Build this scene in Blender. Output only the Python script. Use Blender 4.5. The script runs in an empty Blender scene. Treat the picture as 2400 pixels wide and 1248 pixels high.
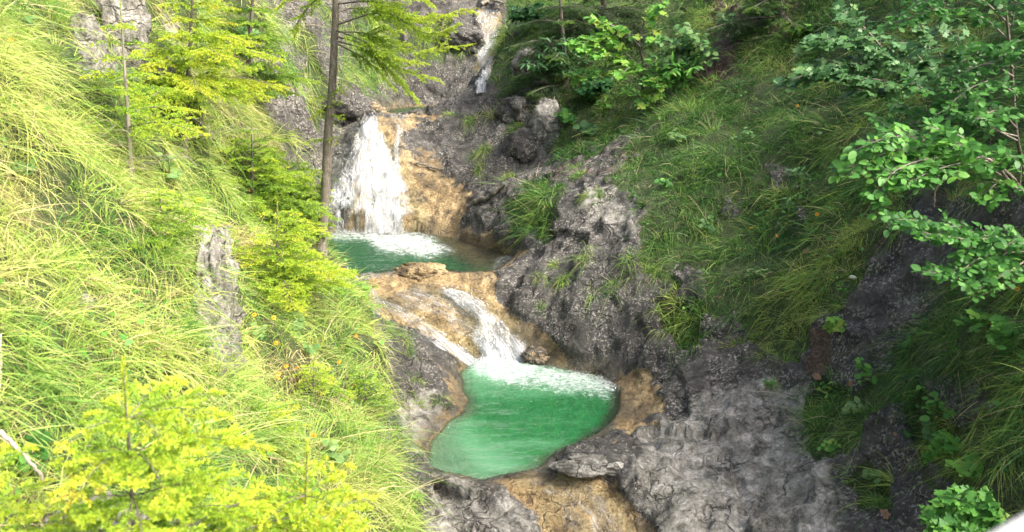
import bpy, math, random
import numpy as np
from mathutils import Vector, Matrix
from mathutils.bvhtree import BVHTree

rng = np.random.default_rng(7)
random.seed(7)
SC = bpy.context.scene
COL = SC.collection

# ------------------------------------------------------------------ camera
F = 1870.0                       # focal length in photo pixels (2400 wide)
PITCH = math.radians(13.6)
CP, SP = math.cos(PITCH), math.sin(PITCH)
cam_data = bpy.data.cameras.new('camera')
cam_data.sensor_width = 36.0
cam_data.lens = F / 2400 * 36.0
cam_data.clip_end = 500
cam_data.clip_start = 0.05
cam_data.dof.use_dof = True
cam_data.dof.focus_distance = 13.0
cam_data.dof.aperture_fstop = 2.8
cam = bpy.data.objects.new('camera', cam_data)
cam.rotation_euler = (math.pi / 2 - PITCH, 0, 0)
COL.objects.link(cam)
SC.camera = cam


def P(u, v, d):
    """point on the sight line of photo position (u, v) at forward distance d"""
    x = (u - 1200) / F
    t = (624 - v) / F
    y = CP + SP * t
    z = CP * t - SP
    return np.array([x / y * d, d, z / y * d])


def PZ(u, v, z):
    p = P(u, v, 1.0)
    return p * (z / p[2])


def project(p):
    """world points -> photo coordinates"""
    p = np.asarray(p, float)
    fwd = p[..., 1] * CP - p[..., 2] * SP
    up = p[..., 1] * SP + p[..., 2] * CP
    fwd = np.where(fwd < 0.05, 0.05, fwd)
    return 1200 + F * p[..., 0] / fwd, 624 - F * up / fwd


# ------------------------------------------------------------------ noise
def _hash(ix, iy, iz, seed):
    h = (ix.astype(np.uint32) * np.uint32(374761393) + iy.astype(np.uint32) * np.uint32(668265263)
         + iz.astype(np.uint32) * np.uint32(2147483647) + np.uint32((int(seed) * 1274126177) & 0xFFFFFFFF))
    h = (h ^ (h >> np.uint32(13))) * np.uint32(1274126177)
    h = (h ^ (h >> np.uint32(16))) * np.uint32(2246822519)
    return h ^ (h >> np.uint32(13))


def rnd(ix, iy, iz, seed):
    return _hash(ix, iy, iz, seed).astype(np.float64) / 4294967295.0


def vnoise(p, seed=0):
    """smooth value noise in [-1, 1]"""
    i = np.floor(p).astype(np.int64)
    f = p - i
    f = f * f * f * (f * (f * 6 - 15) + 10)
    out = 0
    for dx in (0, 1):
        for dy in (0, 1):
            for dz in (0, 1):
                w = ((f[:, 0] if dx else 1 - f[:, 0]) * (f[:, 1] if dy else 1 - f[:, 1])
                     * (f[:, 2] if dz else 1 - f[:, 2]))
                out = out + w * rnd(i[:, 0] + dx, i[:, 1] + dy, i[:, 2] + dz, seed)
    return out * 2 - 1


def fbm(p, octv=4, seed=0, gain=0.5):
    a, s, o = 1.0, 0.0, 0
    for k in range(octv):
        o = o + a * vnoise(p * (2.03 ** k) + 17.3 * k, seed + k)
        s += a
        a *= gain
    return o / s


def facets(p, seed=0):
    """chiselled blocks: every cell is a tilted plane; returns height and edge closeness"""
    i = np.floor(p).astype(np.int64)
    best = np.full(len(p), 1e9)
    sec = np.full(len(p), 1e9)
    h = np.zeros(len(p))
    for dx in (-1, 0, 1):
        for dy in (-1, 0, 1):
            for dz in (-1, 0, 1):
                jx, jy, jz = i[:, 0] + dx, i[:, 1] + dy, i[:, 2] + dz
                c = np.stack([jx + rnd(jx, jy, jz, seed), jy + rnd(jx, jy, jz, seed + 1),
                              jz + rnd(jx, jy, jz, seed + 2)], 1)
                d = p - c
                dd = np.sqrt((d * d).sum(1))
                n = np.stack([rnd(jx, jy, jz, seed + 3), rnd(jx, jy, jz, seed + 4),
                              rnd(jx, jy, jz, seed + 5)], 1) * 2 - 1
                hh = (d * n).sum(1) + (rnd(jx, jy, jz, seed + 6) - 0.5) * 0.9
                m = dd < best
                sec = np.where(m, best, np.minimum(sec, dd))
                h = np.where(m, hh, h)
                best = np.where(m, dd, best)
    return h, sec - best


def smooth(a, b, x):
    t = np.clip((x - a) / (b - a), 0, 1)
    return t * t * (3 - 2 * t)


def poly_sd(u, v, poly):
    """signed distance to polygon, positive inside"""
    poly = np.asarray(poly, float)
    n = len(poly)
    d = np.full(np.shape(u), 1e18)
    inside = np.zeros(np.shape(u), bool)
    for k in range(n):
        ax, ay = poly[k]
        bx, by = poly[(k + 1) % n]
        ex, ey = bx - ax, by - ay
        L = ex * ex + ey * ey + 1e-12
        t = np.clip(((u - ax) * ex + (v - ay) * ey) / L, 0, 1)
        d = np.minimum(d, (u - ax - t * ex) ** 2 + (v - ay - t * ey) ** 2)
        cond = ((ay > v) != (by > v)) & (u < (bx - ax) * (v - ay) / (by - ay + 1e-12) + ax)
        inside ^= cond
    d = np.sqrt(d)
    return np.where(inside, d, -d)


# ------------------------------------------------------------------ mesh / object helpers
def mesh_np(name, verts, faces, smooth_shade=True, attrs=None):
    """verts (n,3); faces (m,k) int array, or a list of such arrays with different k"""
    me = bpy.data.meshes.new(name)
    if isinstance(faces, np.ndarray):
        faces = [faces]
    faces = [f for f in faces if len(f)]
    verts = np.ascontiguousarray(verts, np.float32)
    me.vertices.add(len(verts))
    me.vertices.foreach_set('co', verts.ravel())
    loops = np.concatenate([f.ravel() for f in faces]).astype(np.int32)
    sizes = np.concatenate([np.full(len(f), f.shape[1], np.int32) for f in faces])
    me.loops.add(len(loops))
    me.loops.foreach_set('vertex_index', loops)
    me.polygons.add(len(sizes))
    starts = np.concatenate([[0], np.cumsum(sizes)[:-1]]).astype(np.int32)
    me.polygons.foreach_set('loop_start', starts)
    me.update(calc_edges=True)
    if smooth_shade:
        me.polygons.foreach_set('use_smooth', np.ones(len(sizes), bool))
    for k, a in (attrs or {}).items():
        a = np.asarray(a, np.float32)
        if a.ndim == 1:
            at = me.attributes.new(k, 'FLOAT', 'POINT')
            at.data.foreach_set('value', a)
        elif a.shape[1] == 3:
            at = me.attributes.new(k, 'FLOAT_VECTOR', 'POINT')
            at.data.foreach_set('vector', np.ascontiguousarray(a).ravel())
    me.validate()
    return me


def link(name, me, mat=None, parent=None, loc=None):
    o = bpy.data.objects.new(name, me)
    COL.objects.link(o)
    if mat:
        me.materials.append(mat)
    if parent is not None:
        o.parent = parent
    elif loc is not None:
        o.location = loc
    return o


def tag(o, label, cat, group=None, kind=None):
    if label:
        o['label'] = label
    if cat:
        o['category'] = cat
    if group:
        o['group'] = group
    if kind:
        o['kind'] = kind
    return o


def thing(name, loc, label, cat, group=None):
    o = bpy.data.objects.new(name, None)
    o.empty_display_size = 0.1
    COL.objects.link(o)
    o.location = [float(c) for c in loc]
    return tag(o, label, cat, group)


class Acc:
    """collects geometry with a float attribute 'tint' per vertex"""
    def __init__(self):
        self.v, self.f, self.t, self.n = [], {}, [], 0

    def add(self, v, f, tint=0.5):
        v = np.asarray(v, float)
        f = np.asarray(f, np.int64)
        self.v.append(v)
        self.f.setdefault(f.shape[1], []).append(f + self.n)
        self.t.append(np.broadcast_to(np.asarray(tint, float), (len(v),)).copy())
        self.n += len(v)

    def mesh(self, name, origin=(0, 0, 0), smooth_shade=True):
        v = np.concatenate(self.v) - np.asarray(origin, float)
        return mesh_np(name, v, [np.concatenate(x) for x in self.f.values()], smooth_shade,
                       {'tint': np.concatenate(self.t)})


def tube(acc, pts, rad, sides=8, tint=0.5, cap=True, rough=0.0):
    pts = np.asarray(pts, float)
    n = len(pts)
    rad = np.broadcast_to(np.asarray(rad, float), (n,))
    tan = np.gradient(pts, axis=0)
    tan /= np.linalg.norm(tan, axis=1)[:, None] + 1e-9
    ref = np.array([0.0, 0, 1]) if abs(tan[0, 2]) < 0.9 else np.array([1.0, 0, 0])
    vs = []
    a = np.cross(tan[0], ref)
    a /= np.linalg.norm(a)
    for k in range(n):
        a = a - tan[k] * a.dot(tan[k])
        a /= np.linalg.norm(a) + 1e-9
        b = np.cross(tan[k], a)
        th = np.linspace(0, 2 * math.pi, sides, endpoint=False)
        r = rad[k] * (1 + (rng.uniform(-rough, rough, sides) if rough else 0))
        vs.append(pts[k] + (np.cos(th) * r)[:, None] * a + (np.sin(th) * r)[:, None] * b)
    v = np.concatenate(vs)
    k = np.arange(n - 1)[:, None] * sides
    j = np.arange(sides)[None, :]
    j2 = (j + 1) % sides
    f = np.stack([k + j, k + j2, k + sides + j2, k + sides + j], -1).reshape(-1, 4)
    acc.add(v, f, tint)
    if cap:
        for e, row in ((0, 0), (n - 1, (n - 1) * sides)):
            c = len(v)
            ring = np.arange(sides) + row
            vv = np.concatenate([v[ring], pts[e][None]])
            ff = np.stack([np.arange(sides), (np.arange(sides) + 1) % sides, np.full(sides, sides)], 1)
            acc.add(vv, ff if e else ff[:, ::-1], tint)


def spline(pts, n):
    """Catmull-Rom through pts"""
    pts = np.asarray(pts, float)
    q = np.concatenate([[2 * pts[0] - pts[1]], pts, [2 * pts[-1] - pts[-2]]])
    m = len(pts) - 1
    out = []
    for s in np.linspace(0, m, n):
        k = min(int(s), m - 1)
        t = s - k
        p0, p1, p2, p3 = q[k], q[k + 1], q[k + 2], q[k + 3]
        out.append(0.5 * (2 * p1 + (p2 - p0) * t + (2 * p0 - 5 * p1 + 4 * p2 - p3) * t * t
                          + (3 * p1 - p0 - 3 * p2 + p3) * t ** 3))
    return np.array(out)


def scatter(acc, tv, tf, R, T, tint):
    """copies of template (tv, tf): R (n,3,3) rows are the images of the axes, T (n,3)"""
    tv = np.asarray(tv, float)
    tf = np.asarray(tf, np.int64)
    n, k = len(T), len(tv)
    v = (np.einsum('ki,nij->nkj', tv, R) + T[:, None, :]).reshape(-1, 3)
    f = (tf[None] + (np.arange(n) * k)[:, None, None]).reshape(-1, tf.shape[1])
    tint = np.broadcast_to(np.asarray(tint, float), (n,))
    acc.add(v, f, np.repeat(tint, k))


def frames(d, up=None, roll=None):
    """(n,3,3) with rows: side, forward d, normal"""
    d = d / (np.linalg.norm(d, axis=1)[:, None] + 1e-9)
    if up is None:
        up = np.tile([0.0, 0, 1], (len(d), 1))
    s = np.cross(d, up)
    bad = np.linalg.norm(s, axis=1) < 1e-3
    s[bad] = [1, 0, 0]
    s /= np.linalg.norm(s, axis=1)[:, None]
    n = np.cross(s, d)
    if roll is not None:
        c, q = np.cos(roll)[:, None], np.sin(roll)[:, None]
        s, n = s * c + n * q, n * c - s * q
    return np.stack([s, d, n], 1)


# ------------------------------------------------------------------ node helpers
def mat_new(name):
    m = bpy.data.materials.new(name)
    m.use_nodes = True
    nt = m.node_tree
    nt.nodes.clear()
    out = nt.nodes.new('ShaderNodeOutputMaterial')
    return m, nt, out


class NT:
    def __init__(self, nt):
        self.nt = nt

    def node(self, typ, **kw):
        n = self.nt.nodes.new(typ)
        for k, v in kw.items():
            setattr(n, k, v)
        return n

    def set(self, sock, val):
        if isinstance(val, bpy.types.NodeSocket):
            self.nt.links.new(val, sock)
        elif val is not None:
            sock.default_value = val

    def attr(self, name):
        return self.node('ShaderNodeAttribute', attribute_name=name).outputs['Fac']

    def vattr(self, name):
        return self.node('ShaderNodeAttribute', attribute_name=name).outputs['Vector']

    def pos(self):
        return self.node('ShaderNodeTexCoord').outputs['Object']

    def noise(self, vec, scale, detail=4, rough=0.55, dist=0.0, lac=2.0):
        n = self.node('ShaderNodeTexNoise')
        self.set(n.inputs['Vector'], vec)
        self.set(n.inputs['Scale'], scale)
        self.set(n.inputs['Detail'], detail)
        self.set(n.inputs['Roughness'], rough)
        self.set(n.inputs['Distortion'], dist)
        return n.outputs['Fac']

    def voronoi(self, vec, scale, feature='F1', out='Distance', rand=1.0):
        n = self.node('ShaderNodeTexVoronoi', feature=feature)
        self.set(n.inputs['Vector'], vec)
        self.set(n.inputs['Scale'], scale)
        self.set(n.inputs['Randomness'], rand)
        return n.outputs[out]

    def ramp(self, fac, stops):
        n = self.node('ShaderNodeValToRGB')
        e = n.color_ramp.elements
        while len(e) < len(stops):
            e.new(0.5)
        for k, (p, c) in enumerate(stops):
            e[k].position = p
            e[k].color = (*c, 1) if len(c) == 3 else c
        self.set(n.inputs['Fac'], fac)
        return n.outputs['Color']

    def mrange(self, x, a, b, c=0.0, d=1.0):
        n = self.node('ShaderNodeMapRange')
        n.interpolation_type = 'SMOOTHSTEP'
        self.set(n.inputs['Value'], x)
        for k, w in zip(('From Min', 'From Max', 'To Min', 'To Max'), (a, b, c, d)):
            self.set(n.inputs[k], w)
        return n.outputs['Result']

    def math(self, op, a, b=None, clamp=False):
        n = self.node('ShaderNodeMath', operation=op, use_clamp=clamp)
        self.set(n.inputs[0], a)
        if b is not None:
            self.set(n.inputs[1], b)
        return n.outputs[0]

    def mix(self, fac, a, b, blend='MIX'):
        n = self.node('ShaderNodeMix', data_type='RGBA', blend_type=blend)
        self.set(n.inputs['Factor'], fac)
        for s, val in ((n.inputs['A'], a), (n.inputs['B'], b)):
            pass
        ins = [i for i in n.inputs if i.type == 'RGBA']
        self.set(ins[0], (*a, 1) if isinstance(a, tuple) and len(a) == 3 else a)
        self.set(ins[1], (*b, 1) if isinstance(b, tuple) and len(b) == 3 else b)
        return [o for o in n.outputs if o.type == 'RGBA'][0]

    def scale_vec(self, vec, s):
        n = self.node('ShaderNodeMapping')
        self.set(n.inputs['Vector'], vec)
        n.inputs['Scale'].default_value = s
        return n.outputs['Vector']

    def bump(self, h, strength, dist, normal=None):
        n = self.node('ShaderNodeBump')
        self.set(n.inputs['Height'], h)
        self.set(n.inputs['Strength'], strength)
        self.set(n.inputs['Distance'], dist)
        if normal is not None:
            self.set(n.inputs['Normal'], normal)
        return n.outputs['Normal']

    def principled(self, color, rough=0.6, normal=None, spec=0.5):
        n = self.node('ShaderNodeBsdfPrincipled')
        self.set(n.inputs['Base Color'], (*color, 1) if isinstance(color, tuple) and len(color) == 3 else color)
        self.set(n.inputs['Roughness'], rough)
        self.set(n.inputs['Specular IOR Level'], spec)
        if normal is not None:
            self.set(n.inputs['Normal'], normal)
        return n.outputs['BSDF']

    def mixsh(self, fac, a, b):
        n = self.node('ShaderNodeMixShader')
        self.set(n.inputs[0], fac)
        self.set(n.inputs[1], a)
        self.set(n.inputs[2], b)
        return n.outputs[0]

    def link(self, a, b):
        self.nt.links.new(a, b)


def leaf_mat(name, stops, trans=0.35, rough=0.5, spec=0.3, noise=6.0):
    """foliage: colour from the per-leaf tint, some light coming through"""
    m, nt, out = mat_new(name)
    g = NT(nt)
    t = g.attr('tint')
    nz = g.noise(g.pos(), noise, 2)
    t2 = g.math('ADD', t, g.math('MULTIPLY', g.math('SUBTRACT', nz, 0.5), 0.35), True)
    col = g.ramp(t2, stops)
    b = g.principled(col, rough, None, spec)
    tr = g.node('ShaderNodeBsdfTranslucent')
    g.set(tr.inputs['Color'], col)
    g.link(g.mixsh(trans, b, tr.outputs[0]), out.inputs['Surface'])
    return m
# ------------------------------------------------------------------ light
SUN_EL, SUN_AZ = math.radians(43), math.radians(116)     # azimuth clockwise from +Y: from behind the camera, to the right
w = bpy.data.worlds.new('World')
SC.world = w
w.use_nodes = True
wn = w.node_tree
wn.nodes.clear()
wo = wn.nodes.new('ShaderNodeOutputWorld')
bg = wn.nodes.new('ShaderNodeBackground')
sky = wn.nodes.new('ShaderNodeTexSky')
sky.sky_type = 'NISHITA'
sky.sun_disc = False
sky.sun_elevation = SUN_EL
sky.sun_rotation = SUN_AZ
sky.air_density = 0.7
sky.dust_density = 6.0
sky.ozone_density = 0.3
bg.inputs['Strength'].default_value = 0.15
wn.links.new(sky.outputs[0], bg.inputs['Color'])
wn.links.new(bg.outputs[0], wo.inputs['Surface'])
sd = bpy.data.lights.new('sun', 'SUN')
sd.energy = 2.4
sd.angle = math.radians(16)
sd.color = (1.0, 0.95, 0.86)
so = bpy.data.objects.new('sun', sd)
dirv = Vector((math.sin(SUN_AZ) * math.cos(SUN_EL), math.cos(SUN_AZ) * math.cos(SUN_EL), math.sin(SUN_EL)))
so.rotation_euler = dirv.to_track_quat('Z', 'Y').to_euler()
so.location = dirv * 60
COL.objects.link(so)
SC.view_settings.view_transform = 'Standard'
SC.view_settings.look = 'None'
SC.view_settings.exposure = 1.6
SC.view_settings.gamma = 1.0
SC.render.engine = 'CYCLES'
SC.cycles.use_denoising = True
SC.cycles.max_bounces = 8
SC.cycles.transparent_max_bounces = 24
SC.cycles.use_adaptive_sampling = True
SC.cycles.adaptive_threshold = 0.02
# ------------------------------------------------------------------ terrain control points: photo u, v and distance
Z_LOW, Z_MID, Z_UP = -4.4, -3.4, -1.0
CPTS = """
700 0 19|760 100 20|850 0 24.6|850 150 23.4|850 245 21.3|950 0 26.6|1000 100 26.4|950 200 25.9|950 238 25.5|1050 0 27.4|1050 180 26.2|1050 236 25.7|1110 42 27.1|1185 40 27.2|1120 195 26
1150 5 31|1200 60 22|1190 150 20.8|1150 215 19.9|1125 262 19.5|1250 400 17.4|1185 440 16.5
1000 284 19.6|1000 340 18.9|1095 283 19.3|1100 350 18.4|1200 350 17.9|1230 250 18.9|1100 430 17.6|900 285 18.7|960 300 18.7|1000 400 17.9|1050 530 16.9|1000 540 16.95
870 288 18.15|830 300 18.5|850 400 17.55|800 450 17.4|930 450 17.4|780 545 16.75|880 547 16.6|980 547 16.7
1120 470 16.9|1150 540 15.8|1200 520 15.2|1230 580 14.1|1250 420 16.4|1400 370 16|1500 320 16.2|1300 335 17.5|1350 250 18|1450 200 18.6|1350 100 20|1300 0 22|1450 0 22|1600 100 20|1600 0 21.5
1250 490 14.8|1330 450 14.6
1000 642 13.3|900 652 13.1|960 680 12.75|1050 700 12.6|1130 760 12.1|1130 830 11.9|1000 790 11.7|900 720 12.0|1080 850 11.55|1220 780 12|1330 862 11.5|1180 720 12.4|1150 645 13.35
880 745 11.3|950 800 10.9|940 870 10.3|1030 880 10.7|930 960 9.4|1000 950 9.95|960 1000 9.25|960 1060 8.75|1010 1140 8.0|1100 1150 7.92|1080 1248 7.3|1010 1200 7.45
1245 1112 8.2|1350 1180 7.75|1450 1248 7.4|1350 1062 8.45|1500 1100 8|1600 1200 7.3|1700 1248 7
850 740 10.2|880 820 9.5|905 930 8.6|890 1020 7.8|930 1120 7.2|1000 1220 6.7
750 640 11.3|800 690 10.8|700 700 9.6|650 620 10.8|750 850 8.3|650 800 8|800 1000 7|650 1000 6.4|850 1150 6.2|700 1150 5.6|900 1248 5.6|700 1248 5|500 1248 4.2|560 960 6.5
750 580 12|780 660 12.4|650 500 13|560 450 11.5|600 300 14|680 400 15.5|740 450 17.0|765 530 17.0|740 300 18.2|800 300 18.6|680 250 17|650 150 17|600 0 16
450 300 11|500 500 9.5|400 350 9.5|420 200 10|300 100 9.5|300 0 10|450 0 12|150 100 8|0 0 7.5|0 300 6|150 300 7|0 600 5|200 600 6|350 550 7.4|200 800 5|0 800 4.3|350 800 5.6|0 1000 3.9|250 1000 4.6|400 1000 5.2|0 1248 3.4|250 1248 3.8
475 540 8.2|478 600 7.7|490 700 7|495 800 6.4|500 900 5.9|525 640 8.3|530 740 7.8|528 860 7.1|560 960 6.4
1170 650 12.9|1220 740 12.1|1250 600 13.5|1300 510 13.8|1400 450 13.8|1400 600 12.6|1350 720 11.9|1480 560 12.4|1550 700 11.3|1450 820 11.2|1560 860 10.6|1650 780 10.6|1700 680 10.9|1600 600 12|1550 500 12.8|1500 400 14.3
1560 290 15.5|1650 400 13.5|1700 250 15.5|1700 100 17.5|1750 0 18.5|1850 350 13|1850 200 15|1800 500 12.2|1800 650 10.8|1850 780 9.8|1750 850 9.8|1650 900 9.8|1500 890 10.7|1490 1000 9.46|1600 1000 9.1|1750 1000 8.7|1700 1120 7.9|1900 900 9|1900 1050 8|1850 1200 7|1980 1150 7|2000 1248 6.4|2030 1000 7.6
2150 1100 6.8|2200 1248 6|2400 1248 5.3|2400 1000 5.7|2250 950 6.8|2400 800 6.3|2200 750 8|2050 800 8.6|2000 680 9.4|2100 600 9.4|2000 500 10.5|2400 600 7|2400 400 8|2200 400 9.8|2200 200 11.5|2000 350 11.5|2000 150 14.5|2400 200 9.5|2400 0 11|2200 0 13.5|2000 0 16
"""
pts = []
for ln in CPTS.strip().splitlines():
    for tok in ln.split('|'):
        if tok.strip():
            a, b, c = map(float, tok.split())
            pts.append(P(a, b, c))
for q in [(10, 6, 3), (10, 12, 5.5), (12, 18, 8), (8, 25, 7), (14, 30, 12), (6, 32, 9), (1.5, 31, 3.6), (-1, 32, 2.6), (0, 38, 6), (-4, 31, 6.5), (-6, 27, 6), (-10, 22, 8),
          (-9, 14, 6), (-8, 8, 4), (-7, 4, 3), (-5, 0, 1), (-2, 0, -2.8), (0, 0, -5.6), (0, 4, -5.3), (2, 3, -4.8), (4, 2, -3.2), (6, 0, -1),
          (8, 3, 1.2), (-2.4, 2.2, -2.3), (-1.2, 3.2, -3.5), (3.6, 4.2, -3.6), (16, 10, 7), (18, 24, 12), (-14, 14, 9), (-14, 28, 12), (0, 46, 10), (14, 44, 16), (-14, 44, 14), (10, 0, 2), (-10, 0, 4)]:
    pts.append(np.array(q, float))

POOLS = {
    'low': (Z_LOW, [(1078, 872), (1082, 925), (1086, 965), (1046, 985), (1012, 1020), (990, 1060), (1003, 1098), (1060, 1118), (1130, 1130), (1200, 1118), (1262, 1098), (1312, 1064),
                    (1380, 1040), (1430, 1008), (1452, 960), (1462, 915), (1420, 888), (1340, 868), (1250, 850), (1170, 845), (1110, 850)], 1.0),
    'mid': (Z_MID, [(745, 550), (800, 546), (900, 547), (985, 548), (1060, 556), (1130, 578), (1215, 602), (1165, 638), (1085, 643), (1035, 640), (990, 632), (945, 632), (905, 643), (850, 652), (800, 656), (745, 640), (728, 600)], 0.8),
    'up': (Z_UP, [(872, 266), (905, 269), (1000, 267), (1105, 262), (1180, 254), (1150, 249.5), (1050, 249), (965, 250), (905, 256)], 0.5),
}
pool_xy = {}
for k, (z, poly, dep) in POOLS.items():
    q = np.array([PZ(a, b, z) for a, b in poly])
    pool_xy[k] = q[:, :2]
    for p in q[::2]:
        pts.append(p + [0, 0, 0.03])
pts = np.array(pts)


def rbf_fit(xy, z, c=0.12):
    d = np.sqrt(((xy[:, None] - xy[None]) ** 2).sum(-1) + c * c)
    n = len(xy)
    A = np.zeros((n + 3, n + 3))
    A[:n, :n] = d + np.eye(n) * -0.004
    A[:n, n] = 1
    A[:n, n + 1:] = xy
    A[n:, :n] = A[:n, n:].T
    return np.linalg.solve(A, np.concatenate([z, [0, 0, 0]])), xy, c


rb = rbf_fit(pts[:, :2], pts[:, 2])


def height(x, y):
    wts, xy, c = rb
    out = np.zeros(x.shape)
    for s in range(0, len(x), 20000):
        e = slice(s, s + 20000)
        d = np.sqrt((x[e, None] - xy[None, :, 0]) ** 2 + (y[e, None] - xy[None, :, 1]) ** 2 + c * c)
        out[e] = d @ wts[:len(xy)] + wts[len(xy)] + wts[len(xy) + 1] * x[e] + wts[len(xy) + 2] * y[e]
    return out


def axis(segs):
    a = []
    for lo, hi, st in segs:
        a.append(np.arange(lo, hi, st))
    return np.concatenate(a + [[segs[-1][1]]])


gx = axis([(-16, -7, 0.35), (-7, -4.2, 0.07), (-4.2, 5.2, 0.032), (5.2, 8, 0.07), (8, 20, 0.4)])
gy = axis([(-2, 3, 0.25), (3, 20.0, 0.034), (20.0, 28.5, 0.05), (28.5, 48, 0.4)])
NX, NY = len(gx), len(gy)
X, Y = np.meshgrid(gx, gy)
x, y = X.ravel(), Y.ravel()
z = height(x, y)
z += 0.05 * fbm(np.stack([x, y, 0 * x], 1) * 1.3, 3, 5)


def pool_shape(x, y, z):
    dep = np.zeros(x.shape)
    rim = np.zeros(x.shape)
    for k, (zp, poly, depth) in POOLS.items():
        q = pool_xy[k]
        m = (x > q[:, 0].min() - 1) & (x < q[:, 0].max() + 1) & (y > q[:, 1].min() - 1) & (y < q[:, 1].max() + 1)
        sd = poly_sd(x[m], y[m], q)
        sd = sd + 0.05 * vnoise(np.stack([x[m], y[m], 0 * x[m]], 1) * 3.1, 11)
        prof = depth * smooth(-0.02, 0.6 if k != 'low' else 0.38, sd)
        if k == 'mid':      # shallow ochre apron on the right
            u, v = project(np.stack([x[m], y[m], np.full(m.sum(), zp)], 1))
            sh = smooth(20, -60, poly_sd(u, v, [(1020, 540), (1060, 585), (1110, 615), (1250, 625), (1250, 540)]))
            prof = np.minimum(prof, 0.05 + 0.75 * sh)
        if k == 'low':      # paler shallow shelf on the left
            u, v = project(np.stack([x[m], y[m], np.full(m.sum(), zp)], 1))
            sh = smooth(60, -50, poly_sd(u, v, [(960, 980), (1085, 970), (1090, 1040), (1130, 1090), (1180, 1140), (960, 1140)]))
            prof = np.minimum(prof, 0.12 + 0.9 * sh)
        zz = z[m]
        ins = sd > 0
        zz = np.where(ins, zp + 0.01 - prof, zz)
        out = np.clip(-sd, 0, None)
        # rim never lower than the water outside the pool, except towards the outlets
        lift = zp + 0.035 + 0.02 * out
        near = (out < 0.22) & ~ins
        zz = np.where(near, np.maximum(zz, lift), zz)
        z[m] = zz
        dep[m] = np.maximum(dep[m], np.where(ins, prof, 0))
        rim[m] = np.maximum(rim[m], smooth(-0.30, 0.0, sd) * smooth(zp + 0.4, zp + 0.1, zz))
    return z, dep, rim


z, dep, rim = pool_shape(x, y, z)
V0 = np.stack([x, y, z], 1)


def grid_normals(V):
    G = V.reshape(NY, NX, 3)
    du = np.zeros_like(G)
    dv = np.zeros_like(G)
    du[:, 1:-1] = G[:, 2:] - G[:, :-2]
    du[:, 0] = G[:, 1] - G[:, 0]
    du[:, -1] = G[:, -1] - G[:, -2]
    dv[1:-1] = G[2:] - G[:-2]
    dv[0] = G[1] - G[0]
    dv[-1] = G[-1] - G[-2]
    n = np.cross(du, dv)
    n /= np.linalg.norm(n, axis=2)[..., None]
    return n.reshape(-1, 3)


N0 = grid_normals(V0)
U, Vv = project(V0)
YY = V0[:, 1]

# ------------------------------------------------------------------ where grass grows, where travertine, pale rock, litter lie (traced, then fixed to the ground)
G_LEFT = [(-400, -300), (660, -300), (640, 60), (640, 150), (620, 260), (690, 330), (740, 420), (765, 560), (800, 640), (850, 690), (870, 745), (892, 830), (912, 930), (885, 1030), (930, 1125), (990, 1200), (1030, 1290), (1040, 1600), (-400, 1600)]
G_R1 = [(1560, -200), (2900, -300), (2900, 460), (2400, 440), (2260, 470), (2180, 500), (2070, 560), (2035, 650), (1985, 720), (1900, 800), (1875, 850), (1800, 805), (1730, 720), (1690, 745), (1640, 720), (1560, 670), (1520, 650), (1495, 560), (1515, 500), (1470, 440), (1420, 415), (1500, 335), (1560, 290), (1530, 200)]
G_R2 = [(1195, -200), (1600, -200), (1570, 200), (1535, 270), (1480, 315), (1400, 368), (1330, 388), (1290, 360), (1320, 270), (1290, 200), (1250, 180), (1200, 100)]
G_R3 = [(1190, 490), (1230, 432), (1330, 425), (1320, 490), (1270, 560), (1200, 515)]
G_R4 = [(1880, 960), (1920, 905), (2000, 930), (2100, 880), (2150, 740), (2300, 600), (2900, 480), (2900, 1700), (2300, 1700), (2270, 1248), (2190, 1130), (2130, 1040), (2110, 960), (2050, 990), (1990, 1060), (1940, 1085), (1905, 1010)]
G_R5 = [(1985, 1115), (2040, 1085), (2085, 1120), (2085, 1200), (2000, 1205)]
G_R6 = [(1545, 705), (1590, 700), (1650, 735), (1640, 790), (1600, 810), (1555, 760)]
G_FAR = [(830, 20), (900, 40), (960, 90), (1000, 40), (1090, 60), (1100, 130), (1040, 140), (940, 130), (860, 230), (800, 215), (790, 130)]
G_CLIFF = [(640, -200), (860, -200), (840, 60), (800, 200), (740, 330), (700, 330), (650, 200)]
G_SPUR = [(1175, 85), (1240, 100), (1250, 190), (1215, 220), (1150, 215), (1150, 160)]
R_LEFT = [  # bare rock in the left bank: polygon, nearest and farthest distance
    ([(240, -20), (335, -20), (320, 100), (310, 190), (240, 180), (255, 90)], 8.5, 12), ([(165, 60), (235, 60), (230, 190), (160, 190)], 7, 11),
    ([(455, 530), (535, 530), (545, 880), (495, 905), (455, 700)], 5.8, 9.8), ([(380, 40), (420, 40), (410, 200), (370, 190)], 9, 13), ([(250, 1200), (330, 1180), (520, 1260), (250, 1300)], 3, 5)]
Uw = U + 34 * fbm(V0 * 1.8, 3, 401) + 10 * vnoise(V0 * 9, 403)
Vw = Vv + 34 * fbm(V0 * 1.8, 3, 411) + 10 * vnoise(V0 * 9, 413)
gl = smooth(-8, 14, poly_sd(U, Vv, G_LEFT)) * (x < 1)
for poly, lo, hi in R_LEFT:
    gl *= 1 - smooth(-6, 8, poly_sd(U, Vv, poly)) * (YY > lo) * (YY < hi)
gl *= np.where(YY > 14.5, smooth(0.0, 0.35, vnoise(V0 * 1.1, 31) + 0.35), 1)
gr = 0
for poly in (G_R1, G_R2, G_R3, G_R4, G_R5, G_R6):
    gr = np.maximum(gr, smooth(-14, 14, poly_sd(Uw, Vw, poly)))
gr = gr * (x > -0.2)
gr = np.maximum(gr, smooth(-12, 12, poly_sd(U, Vv, G_CLIFF)) * (YY > 15) * (x < -2.5) * smooth(0.05, 0.3, vnoise(V0 * 1.4, 37)) * 0.95)
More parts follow.
